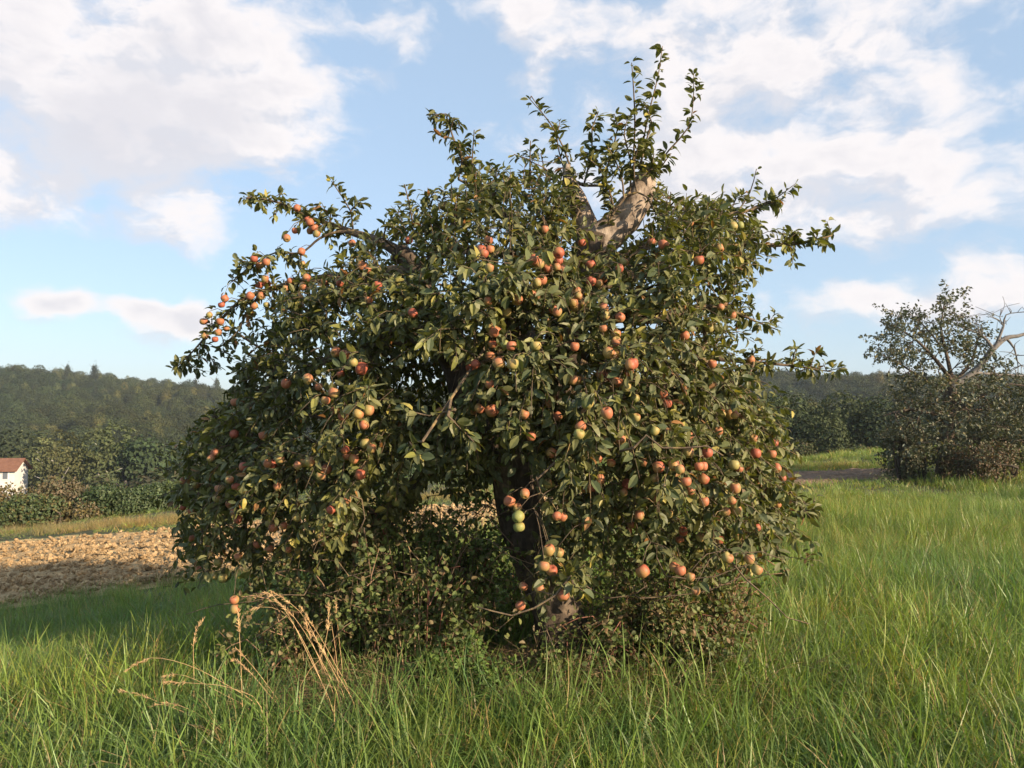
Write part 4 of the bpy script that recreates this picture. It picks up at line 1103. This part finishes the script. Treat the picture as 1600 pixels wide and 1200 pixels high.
# ================================================================== SECOND APPLE TREE, right
grey_leaf = leaf_material('distant tree leaves', back=(1.4, 1.4, 1.4), back_grey=.3, transl=.15, rough=.5, spec=.4)
def second_tree():
    D = 19.0
    T = Tree(step=.3)
    b = at(1475, 742, D); b[2] = float(height(b[0], b[1]))
    L2 = [[(1475, 746, 0, .22), (1478, 700, 0, .19), (1482, 640, 0, .17), (1490, 590, 0, .15)],
          [(1490, 600, 0, .12), (1460, 560, -.3, .08), (1430, 530, -.5, .05), (1400, 510, -.5, .03)], [(1490, 600, 0, .12), (1478, 550, .2, .08), (1470, 510, .2, .05), (1478, 465, .2, .02)],
          [(1485, 620, 0, .1), (1440, 590, .4, .06), (1390, 560, .5, .035), (1355, 545, .5, .015)], [(1470, 540, .2, .05), (1440, 505, .2, .03), (1415, 485, .2, .012)], [(1490, 600, 0, .1), (1520, 560, .5, .06), (1530, 520, .5, .03), (1535, 505, .5, .02)],
          [(1482, 650, 0, .1), (1530, 620, -.6, .07), (1580, 600, -.9, .05), (1625, 610, -1, .03)], [(1482, 650, 0, .1), (1420, 640, -.8, .06), (1380, 650, -1, .03)], [(1482, 640, 0, .1), (1540, 640, .9, .05), (1600, 650, 1.2, .03)]]
    DEAD = [[(1488, 605, -.1, .13), (1525, 578, -.2, .105), (1552, 545, -.3, .095), (1572, 528, -.3, .08), (1590, 525, -.3, .06), (1625, 515, -.3, .03)], [(1552, 545, -.3, .06), (1535, 525, -.3, .04), (1505, 512, -.3, .02), (1480, 505, -.3, .01)],
            [(1556, 540, -.3, .055), (1568, 510, -.35, .035), (1572, 492, -.35, .02), (1600, 487, -.4, .01)], [(1572, 528, -.3, .05), (1585, 545, -.3, .03), (1590, 565, -.3, .02), (1602, 575, -.3, .01)], [(1520, 582, -.2, .05), (1560, 585, .2, .04), (1610, 588, .4, .02)],
            [(1568, 510, -.35, .02), (1562, 495, -.35, .012), (1566, 482, -.35, .006)], [(1535, 525, -.3, .02), (1525, 505, -.3, .012), (1530, 490, -.3, .006)]]
    o = thing('apple_tree', 'smaller grey-green apple tree with bare dead boughs at the right, near the field edge', 'apple tree', b)
    for l in L2: T.limb([(x, y, D + d, r * (1 if l is L2[0] else .5)) for x, y, d, r in l], 0 if l is L2[0] else 1)
    live_poly = [(1345, 548), (1372, 525), (1395, 480), (1420, 478), (1440, 490), (1470, 460), (1500, 462), (1508, 500), (1540, 510), (1560, 560), (1590, 590), (1650, 600), (1660, 660), (1640, 720), (1560, 725), (1420, 735), (1380, 715), (1390, 650), (1395, 600), (1370, 575)]
    lines = []
    k = 0; tg = []
    while len(tg) < 1050:
        x, y = R.uniform(1340, 1665), R.uniform(455, 735)
        if not in_poly(np.array([x]), np.array([y]), live_poly)[0]: continue
        if y < 560 and R.rand() < .25: continue
        if vnoise(x * .05, y * .05) < .3 and y < 600: continue
        e = float(edge_dist(np.array([x]), np.array([y]), live_poly)[0]); hd = 1.9 * math.sqrt(1 - (1 - min(e / 90, 1)) ** 2)
        tg.append(at(x, y, D + R.uniform(-1, 1) * hd))
    tg = np.array(tg); d = np.array([np.min(np.linalg.norm(T.P - t, axis=1)) for t in tg])
    for t in tg[np.argsort(d)]:
        C = T.reach(t, .022, .006, .08, 3)
        if C is None: continue
        e = unit(R.randn(3) + [0, 0, .6]) * R.uniform(.15, .6)
        lines.append((np.vstack([C[-2:], t + e]), 33))
    g = Geo()
    for P, r, lv in T.lines:
        if lv < 3:
            G = tube_geo(P, r, 10, .1); link('trunk' if lv == 0 else 'branch', raw_mesh('branch', G[0] - b, G[1], G[2], None, True, bark_mat), o)
        else: g.add(tube_geo(P, r, 4, 0))
    dead_mat = bark_material('dead wood', (.10, .09, .085), (.24, .22, .20), scale=9)
    for l in DEAD:
        Q = catmull(np.array([[*at(x, y, D + d), r * .72] for x, y, d, r in l]), .12)
        G = Geo(); G.add(tube_geo(Q[:, :3], Q[:, 3], 8, .12))
        for _ in range(9):
            i = R.randint(len(Q) // 3, len(Q)); v = unit(R.randn(3) + [0, 0, .4]) * R.uniform(.15, .6)
            C = catmull(np.array([Q[i, :3], Q[i, :3] + v * .5 + R.randn(3) * .04, Q[i, :3] + v]), .1); G.add(tube_geo(C, np.linspace(min(.012, Q[i, 3]), .005, len(C)), 4, 0))
        br_ = link('dead_branch', G.mesh('dead_branch', dead_mat, True, b), o)
    link('twigs', g.mesh('twigs', bark_mat, True, b), o, 'stuff')
    P, T_, N = leaves_on(lines); n = len(P)
    P = P + R.randn(n, 3) * .02
    L_ = R.uniform(.06, .115, n)
    c = np.array([[.085, .092, .055]]) * R.uniform(.6, 1.35, (n, 1)); c[R.rand(n) < .12] *= np.array([1.9, 1.4, 1.0])
    link('foliage', leaves_mesh('foliage', P, T_, N, L_, L_ * .6, R.uniform(.1, .5, n), R.uniform(0, .4, n), c, grey_leaf, small=True, local=b), o, 'stuff')
second_tree()

# ---------------- bushes made of a cloud of leaves over a lumpy volume
def leaf_cloud(lobes, n, leaf, cols, rs, mat, name, gaps=.25, drop=0.0, shell=.55, nr=.6):
    """lobes: (cx,cy,cz,rx,ry,rz) local"""
    lobes = np.array(lobes); vol = lobes[:, 3] * lobes[:, 5]; pick = rs.choice(len(lobes), n, p=vol / vol.sum())
    d = unit(rs.randn(n, 3)); rr = shell + (1.04 - shell) * rs.rand(n) ** .6
    lump = 1 + .35 * (fbm(d[:, 0] * 2.5 + pick * 3.1, d[:, 2] * 2.5 + d[:, 1] * 2, 3) - .5)
    P = lobes[pick, :3] + d * lobes[pick, 3:] * (rr * lump)[:, None]
    P = P + rs.randn(n, 3) * leaf * .4
    clump = vnoise(P[:, 0] / leaf * .14 + P[:, 1] / leaf * .05, P[:, 2] / leaf * .14 + 4)
    k = clump > gaps; P, d, pick = P[k], d[k], pick[k]; n = len(P)
    T = unit(rs.randn(n, 3) + np.array([0, 0, -drop])); N = unit(d + rs.randn(n, 3) * nr + np.array([0, 0, .35]))
    T = unit(T - N * np.sum(T * N, 1, keepdims=True) * (.95 if nr < .5 else 0))
    L = leaf * rs.uniform(.6, 1.3, n)
    c = np.array(cols)[rs.randint(0, len(cols), n)] * rs.uniform(.7, 1.3, (n, 1))
    return leaves_mesh(name, P, T, N, L, L * .65, rs.uniform(.1, .5, n), rs.uniform(0, .4, n), c, mat, small=True)

bush_mat = leaf_material('hedge leaves', back=(1.2, 1.2, 1.2), back_grey=.15, transl=.18, rough=.55, spec=.3)
hedge_stem = bark_material('hedge stems', (.04, .03, .025), (.10, .08, .06), scale=6)
def bush(label, cat, name, px0, px1, ytop, D, cols, n, seed, leaf=.085, ybase=None, gaps=.25):
    rs = np.random.RandomState(seed)
    xc = (px0 + px1) / 2; w = (px1 - px0) / F_PX * D
    p = at(xc, 700, D); z0 = float(height(p[0], p[1])); top = at(xc, ytop, D)[2]; h = top - z0
    o = thing(name, label, cat, (p[0], p[1], z0))
    lobes = []
    nl = max(5, int(w * 2.6))
    for i in range(nl):
        u = rs.uniform(-1, 1); s = rs.uniform(.24, .40)
        hh = h * (1 - .28 * u * u) * rs.uniform(.75, 1.0)
        lobes.append((u * w * .40, rs.uniform(-.5, .5) * w * .3, hh - s * h * .8, w * rs.uniform(.16, .26) + .15, w * .2 + .15, s * h))
        lobes.append((u * w * .45, rs.uniform(-.6, .3) * w * .3, h * .30, w * rs.uniform(.16, .26) + .15, w * .2 + .2, h * .34))
    me = leaf_cloud(lobes, n, leaf, cols, rs, bush_mat, 'foliage', gaps=gaps)
    f = link('foliage', me, o, 'stuff')
    g = Geo()
    for i in range(14):
        x = rs.uniform(-.35, .35) * w; q = lobes[rs.randint(len(lobes))]
        C = catmull(np.array([[x, 0, -.1], [x + rs.randn() * .1, rs.randn() * .2, h * .4], [q[0], q[1], q[2] + q[5] * .6]]), .2)
        g.add(tube_geo(C, np.linspace(.04, .012, len(C)), 5, 0))
    link('stems', g.mesh('stems', hedge_stem), o, 'stuff')
    return o
G1 = [(.055, .08, .028), (.075, .10, .03), (.05, .07, .025)]
O1 = [(.11, .09, .03), (.15, .11, .035), (.09, .085, .03), (.12, .075, .035)]
B1 = [(.13, .09, .05), (.11, .085, .045), (.085, .08, .038)]
D1 = [(.035, .06, .02), (.045, .07, .022), (.06, .08, .028)]
bush('bronze-yellow hedge bush at the far left edge of the tan field', 'bush', 'hedge_bush', -60, 62, 742, 20, O1, 9000, 1)
bush('green hedge bush between the bronze bush and the reddish-brown bush', 'bush', 'hedge_bush', 20, 110, 770, 19.3, G1 + O1[:1], 7000, 2)
bush('reddish-brown twiggy hedge bush, tallest behind the tan field', 'bush', 'hedge_bush', 62, 142, 744, 20.3, B1, 6500, 3, gaps=.32)
bush('low brown-green hedge bush right of the reddish-brown one', 'bush', 'hedge_bush', 96, 150, 776, 19.6, B1 + O1[:2], 4500, 4)
bush('round dark green hedge bush left of centre of the far hedge', 'bush', 'hedge_bush', 134, 215, 750, 20, D1, 9000, 5, gaps=.2)
bush('dark green hedge bush with pale tips in the right part of the hedge', 'bush', 'hedge_bush', 190, 268, 760, 20.4, D1 + G1[:1], 8000, 6)
bush('tall green hedge bush just left of the apple tree crown', 'bush', 'hedge_bush', 240, 345, 745, 20.8, G1, 9000, 7)
bush('dusky hedge bush half hidden behind the left skirt of the apple tree', 'bush', 'hedge_bush', 320, 440, 752, 21.5, G1 + D1, 8000, 8)
bush('hedge bush behind the middle of the apple tree', 'bush', 'hedge_bush', 430, 640, 748, 23, G1 + D1, 9000, 9)
bush('hedge bush beyond the apple tree trunk', 'bush', 'hedge_bush', 620, 840, 735, 25, D1, 9000, 10)
bush('bronze hedge bush cut off by the left edge of the photo', 'bush', 'hedge_bush', -220, -40, 745, 20.5, O1 + G1, 8000, 11)
bush('thick olive-brown undergrowth bush round the foot of the second apple tree', 'bush', 'undergrowth_bush', 1384, 1500, 625, 18.4, [(.085, .09, .048), (.10, .085, .05), (.07, .078, .042)], 9500, 12, leaf=.06, gaps=.42)
bush('dark undergrowth bush right of the second apple tree, at the photo edge', 'bush', 'undergrowth_bush', 1480, 1650, 628, 18.9, [(.075, .085, .045), (.09, .08, .048), (.065, .075, .04)], 11000, 13, leaf=.06, gaps=.42)
bush('low russet bush at the front right of the second apple tree', 'bush', 'undergrowth_bush', 1490, 1590, 690, 17.6, [(.13, .075, .045), (.10, .08, .04), (.06, .065, .03)], 7000, 14, leaf=.06, gaps=.38)

# ================================================================== FAR TREES
far_mat = leaf_material('far foliage', back=(1.1, 1.1, 1.1), back_grey=.05, transl=.12, rough=.7, spec=.15, jitter=.28,
                        patch=[(.012, .50, .62, (1.25, 1.05, .8)), (.03, .5, .65, (.75, .85, .9))])
trunk_mat = bark_material('far trunks', (.05, .04, .03), (.13, .11, .09), scale=1.5)
pale_trunk = bark_material('birch trunks', (.20, .19, .17), (.42, .40, .37), scale=1.2)
def crown_mesh(kind, seed, H, n, leaf):
    rs = np.random.RandomState(seed); lobes = []
    if kind == 'round':
        for i in range(11):
            a = rs.rand() * 6.28; z = rs.uniform(.36, .84); q = rs.uniform(.1, .27) * H * math.sqrt(max(.1, 1 - ((z - .55) / .42) ** 2))
            s = rs.uniform(.15, .25) * H; lobes.append((q * math.cos(a), q * math.sin(a), z * H, s, s, s * .8))
        cols = [(.034, .050, .020), (.042, .056, .022), (.032, .045, .018)]; drop = 0  # greens darkened: the cloud shadow over the hill is put into the colour
    elif kind == 'tall':
        for i in range(15):
            a = rs.rand() * 6.28; z = rs.uniform(.2, .9); q = .13 * H * rs.rand() * (1.1 - z)
            s = rs.uniform(.08, .13) * H; lobes.append((q * 1.6 * math.cos(a), q * 1.6 * math.sin(a), z * H, s, s, s * 1.7))
        cols = [(.095, .108, .042), (.105, .112, .046), (.085, .10, .04)]; drop = .8
    elif kind == 'low':
        for i in range(12):
            a = rs.rand() * 6.28; z = rs.uniform(.2, .7); q = rs.uniform(.1, .36) * H
            s = rs.uniform(.16, .26) * H; lobes.append((q * math.cos(a), q * math.sin(a), z * H, s, s, s * .8))
        cols = [(.05, .066, .025), (.07, .075, .03), (.07, .06, .032)]; drop = 0
    else:
        for i in range(20):
            z = i / 20 * .85 + .14; s = (1.02 - z) * .24 * H
            for q in range(3):
                a = rs.rand() * 6.28; lobes.append((s * .45 * math.cos(a), s * .45 * math.sin(a), z * H, s * .75, s * .75, .05 * H))
        cols = [(.026, .038, .024), (.034, .046, .026)]; drop = .3
    return leaf_cloud(lobes, n, leaf, cols, rs, far_mat, 'crown', gaps=.1, drop=drop, shell=.84, nr=.38)
def trunk_mesh(H, r, mat, seed, top=.7):
    rs = np.random.RandomState(seed); g = Geo()
    C = catmull(np.array([[0, 0, -.5], [rs.randn() * .15, rs.randn() * .15, H * .35], [rs.randn() * .3, rs.randn() * .3, H * top]]), .8)
    g.add(tube_geo(C, np.linspace(r, r * .3, len(C)), 7, .05))
    for i in range(6):
        k = rs.randint(len(C) // 3, len(C)); a = rs.rand() * 6.28; v = np.array([math.cos(a), math.sin(a), rs.uniform(.5, 1.2)]) * H * .16
        g.add(tube_geo(np.array([C[k], C[k] + v * .5, C[k] + v]), [r * .4, r * .25, r * .1], 5, 0))
    return g.mesh('trunk', mat)
KINDS = {}
for kd, H, nv, cnt, lf in (('round', 11, 4, 3000, .50), ('tall', 11, 3, 3600, .36), ('low', 6, 2, 2200, .36), ('conifer', 13, 2, 3000, .42)):
    KINDS[kd] = [(crown_mesh(kd, 100 + i * 7 + len(kd), H, cnt, lf), trunk_mesh(H, .22, pale_trunk if kd == 'tall' else trunk_mat, 40 + i, .9 if kd == 'conifer' else .7)) for i in range(nv)]

def far_tree(name, label, kd, px, D, ytop, group=None, var=0, w=1.0):
    p = at(px, 650, D); z0 = float(height(p[0], p[1])); H0 = {'round': 11, 'tall': 11, 'low': 6, 'conifer': 13}[kd]
    h = max(2.5, at(px, ytop, D)[2] - z0); s = h / H0
    o = thing(name, label, 'tree', (p[0], p[1], z0), group, rz=random.random() * 6)
    cr, tr = KINDS[kd][var % len(KINDS[kd])]
    a = link('crown', cr, o); b = link('trunk', tr, o)
    o.scale = (s * w, s * w, s)
    return o
FT = [
    ('birch_tree', 'pale olive birch rising just right of the red-roofed house', 'tall', 66, 100, 686, 0, 1.0), ('birch_tree', 'yellowish birch, second one right of the house', 'tall', 92, 84, 672, 1, 1.1),
    ('broadleaf_tree', 'rounded tree behind the reddish-brown hedge bush', 'round', 120, 96, 694, 0, .9), ('birch_tree', 'light green birch above the dark round hedge bush', 'tall', 152, 86, 680, 2, 1.2),
    ('birch_tree', 'tall yellow-green birch in the middle of the valley trees', 'tall', 182, 92, 668, 0, 1.1), ('broadleaf_tree', 'low broad dull green tree between two birches in the valley', 'low', 206, 84, 706, 0, 1.2),
    ('broadleaf_tree', 'rounded green tree below the dark gap in the hillside wood', 'round', 228, 92, 676, 1, .9), ('broadleaf_tree', 'grey-green tree just left of the apple crown, above the hedge', 'round', 262, 96, 684, 2, .9),
    ('broadleaf_tree', 'small tree half hidden by the left edge of the apple crown', 'low', 290, 88, 700, 1, 1.3), ('birch_tree', 'slim birch behind the left skirt of the apple tree', 'tall', 330, 95, 690, 1, 1.0),
    ('broadleaf_tree', 'dark tree directly behind the red-roofed house', 'round', 10, 100, 672, 3, 1.0), 
    ('broadleaf_tree', 'valley tree seen through gaps in the apple crown, left of the trunk', 'round', 600, 90, 690, 0, 1.2), ('broadleaf_tree', 'valley tree behind the apple trunk', 'round', 760, 95, 690, 1, 1.2),
    ('broadleaf_tree', 'large dark tree touching the right edge of the apple crown, below the skyline', 'round', 1205, 48, 612, 2, .8), ('broadleaf_tree', 'low green bushy tree at the field end right of the apple crown', 'low', 1248, 46, 690, 0, 1.0),
    ('broadleaf_tree', 'dark rounded tree in the right-hand wood above the brown soil strip', 'round', 1282, 60, 640, 0, .9), ('broadleaf_tree', 'slim pale-trunked tree in the right-hand wood', 'tall', 1318, 62, 640, 1, 1.0),
    ('broadleaf_tree', 'dark low tree at the wood edge left of the second apple tree', 'low', 1350, 52, 678, 1, 1.2), ('broadleaf_tree', 'tree behind the left side of the second apple tree', 'round', 1392, 60, 628, 3, .9),
    ('broadleaf_tree', 'dark tree behind the second apple tree at the right edge', 'round', 1600, 62, 620, 1, 1.0), ('broadleaf_tree', 'tree in the wood behind the middle of the second apple tree', 'round', 1500, 64, 624, 0, 1.0),
    ('broadleaf_tree', 'small low tree behind the russet bush at the right edge', 'low', 1560, 50, 680, 0, 1.2), ('broadleaf_tree', 'tree in the wood just right of the apple crown behind the low green one', 'round', 1240, 66, 628, 3, .9),
]
for nm, lb, kd, px, D, yt, v, w in FT: far_tree(nm, lb, kd, px, D, yt, None, v, w)
SKY = [(104, 332, 563, 'spruce on the skyline left of the broad dark one'), (146, 330, 562, 'broad dark spruce standing tallest on the left skyline'),
       (305, 330, 585, 'skyline pine just left of the apple crown'), (338, 332, 584, 'skyline pine under the lowest left apple branch')]
for px, D, yt, lb in SKY: far_tree('spruce_tree', lb, 'conifer', px, D, yt, None, int(px) % 2, 1.0)

def forest():
    srcs, kinds = [], []
    for kd in ('round', 'tall', 'low', 'conifer'):
        for i, (cr, tr) in enumerate(KINDS[kd]):
            srcs.append(source('f_%s_%d' % (kd, i), cr)); kinds.append(kd)
    srcs.sort(key=lambda o: o.name); names = [o.name for o in srcs]
    n = 6500
    y = 112 + (440 - 112) * R.rand(n) ** .85; x = R.uniform(-1.05, 1.05, n) * y
    keep = y > 0
    x, y = x[keep], y[keep]
    # wood that closes the valley on the right, behind the crest of the meadow
    m = 700; xr = R.uniform(.16, 1.1, m); yr = R.uniform(62, 125, m); x = np.concatenate([x, xr * yr]); y = np.concatenate([y, yr])
    n = len(x)
    u = R.rand(n); con = (fbm(x * .012 + 3, y * .012, 2) > .60) & (u < .25)
    pick = np.where(con, 'conifer', np.where(u < .78, 'round', np.where(u < .92, 'tall', 'low')))
    idx = np.array([names.index('f_%s_%d' % (k, R.randint(len(KINDS[k])))) for k in pick])
    s = R.uniform(.7, 1.08, n); s = np.where(pick == 'conifer', s * .85, s)
    s = s * np.interp(y, [60, 110, 300], [.72, .85, 1.0])
    P = np.column_stack([x, y, height(x, y) - .4])
    scatter('forest', srcs, P, np.column_stack([np.zeros(n), np.zeros(n), R.rand(n) * 6.3]), np.column_stack([s, s, s * R.uniform(.85, 1.1, n)]), idx)
forest()

# ================================================================== HOUSE, far left
def house():
    D = 84.0
    c = at(-18, 746, D)
    o = thing('house', 'white house with red-brown tiled roof in the valley at the left photo edge', 'house', c, rz=math.radians(8))
    wall_m = plain_material('white render', (.58, .56, .53), (.66, .64, .61), 1.5, bump=.1)
    roof_m = plain_material('roof tiles', (.15, .07, .045), (.22, .11, .07), 3, bump=.4, dist=.05)
    glass_m = plain_material('window glass', (.10, .12, .14), (.16, .18, .2), 1, rough=.15, bump=0)
    frame_m = plain_material('window frame', (.6, .6, .6), (.7, .7, .7), 1, bump=0)
    hx, hy, eave, ridge = 3.3, 1.5, .95, 1.95
    V = np.array([[-hx, -hy, -5], [hx, -hy, -5], [hx, hy, -5], [-hx, hy, -5], [-hx, -hy, eave], [hx, -hy, eave], [hx, hy, eave], [-hx, hy, eave], [-hx, 0, ridge - .1], [hx, 0, ridge - .1]], float)
    F = [(0, 1, 5, 4), (1, 2, 6, 9, 5), (2, 3, 7, 6), (3, 0, 4, 8, 7)]
    link('wall', raw_mesh('wall', V, np.concatenate([np.array(f) for f in F]), np.array([len(f) for f in F]), None, False, wall_m), o)
    ov = .35; t = .14
    sl_ = (ridge - eave) / hy
    Vr = []
    for x in (-hx - ov, hx + ov):
        for (y, z) in ((-hy - ov, eave - sl_ * ov), (0, ridge), (hy + ov, eave - sl_ * ov), (hy + ov, eave - sl_ * ov + t), (0, ridge + t), (-hy - ov, eave - sl_ * ov + t)): Vr.append((x, y, z))
    Fr = [(0, 1, 7, 6), (1, 2, 8, 7), (2, 3, 9, 8), (3, 4, 10, 9), (4, 5, 11, 10), (5, 0, 6, 11), (0, 5, 4, 1), (1, 4, 3, 2), (6, 7, 10, 11), (7, 8, 9, 10)]
    rf = link('roof', raw_mesh('roof', np.array(Vr), np.concatenate([np.array(f) for f in Fr]), np.array([len(f) for f in Fr]), None, False, roof_m), o)
    G = box_geo(-1.2, -.7, -.3, .3, ridge - .3, ridge + .7); link('chimney', raw_mesh('chimney', *G, None, False, roof_m), rf)
    for x in (-2.4, -1.2, 0, 1.2, 2.4):
        G = box_geo(x - .32, x + .32, -hy - .04, -hy + .05, -.15, .75); w = link('window', raw_mesh('window', *G, None, False, frame_m), o)
        G = box_geo(x - .25, x + .25, -hy - .055, -hy - .042, -.08, .68); link('pane', raw_mesh('pane', *G, None, False, glass_m), w)
    return o
house()

# pale dry grass fringe in front of the hedge
def fringe():
    n = 1600; u = R.rand(n); k = u * (len(far_w) - 1) ; i = k.astype(int); f = (k - i)[:, None]
    i2 = np.minimum(i + 1, len(far_w) - 1); P = far_w[i] * (1 - f) + far_w[i2] * f
    x = P[:, 0] + R.randn(n) * .2; y = P[:, 1] + .6 + R.rand(n) ** .6 * 1.5
    dry = [tuft(60 + j, 40, .2, .15, .42, .007, .013, .45, .75, seg=3, base=(.17, .16, .07)) for j in range(3)]
    s = R.uniform(.25, .6, n)
    scatter('dry_grass_verge', dry, np.column_stack([x, y, height(x, y)]), np.column_stack([R.randn(n) * .1, R.randn(n) * .1, R.rand(n) * 6.3]), np.column_stack([s, s, s]), R.randint(0, 3, n))
fringe()

# ================================================================== HAZE
hm, hnt, hout = nodes_mat('haze')
pv = hnt.nodes.new('ShaderNodeVolumePrincipled'); pv.inputs['Density'].default_value = .00028
pv.inputs['Color'].default_value = (.80, .88, 1.0, 1); pv.inputs['Anisotropy'].default_value = .1
hnt.links.new(pv.outputs[0], hout.inputs['Volume'])
link('haze', raw_mesh('haze', *box_geo(-660, 660, -95, 660, -32, 52), None, False, hm), kind='stuff')
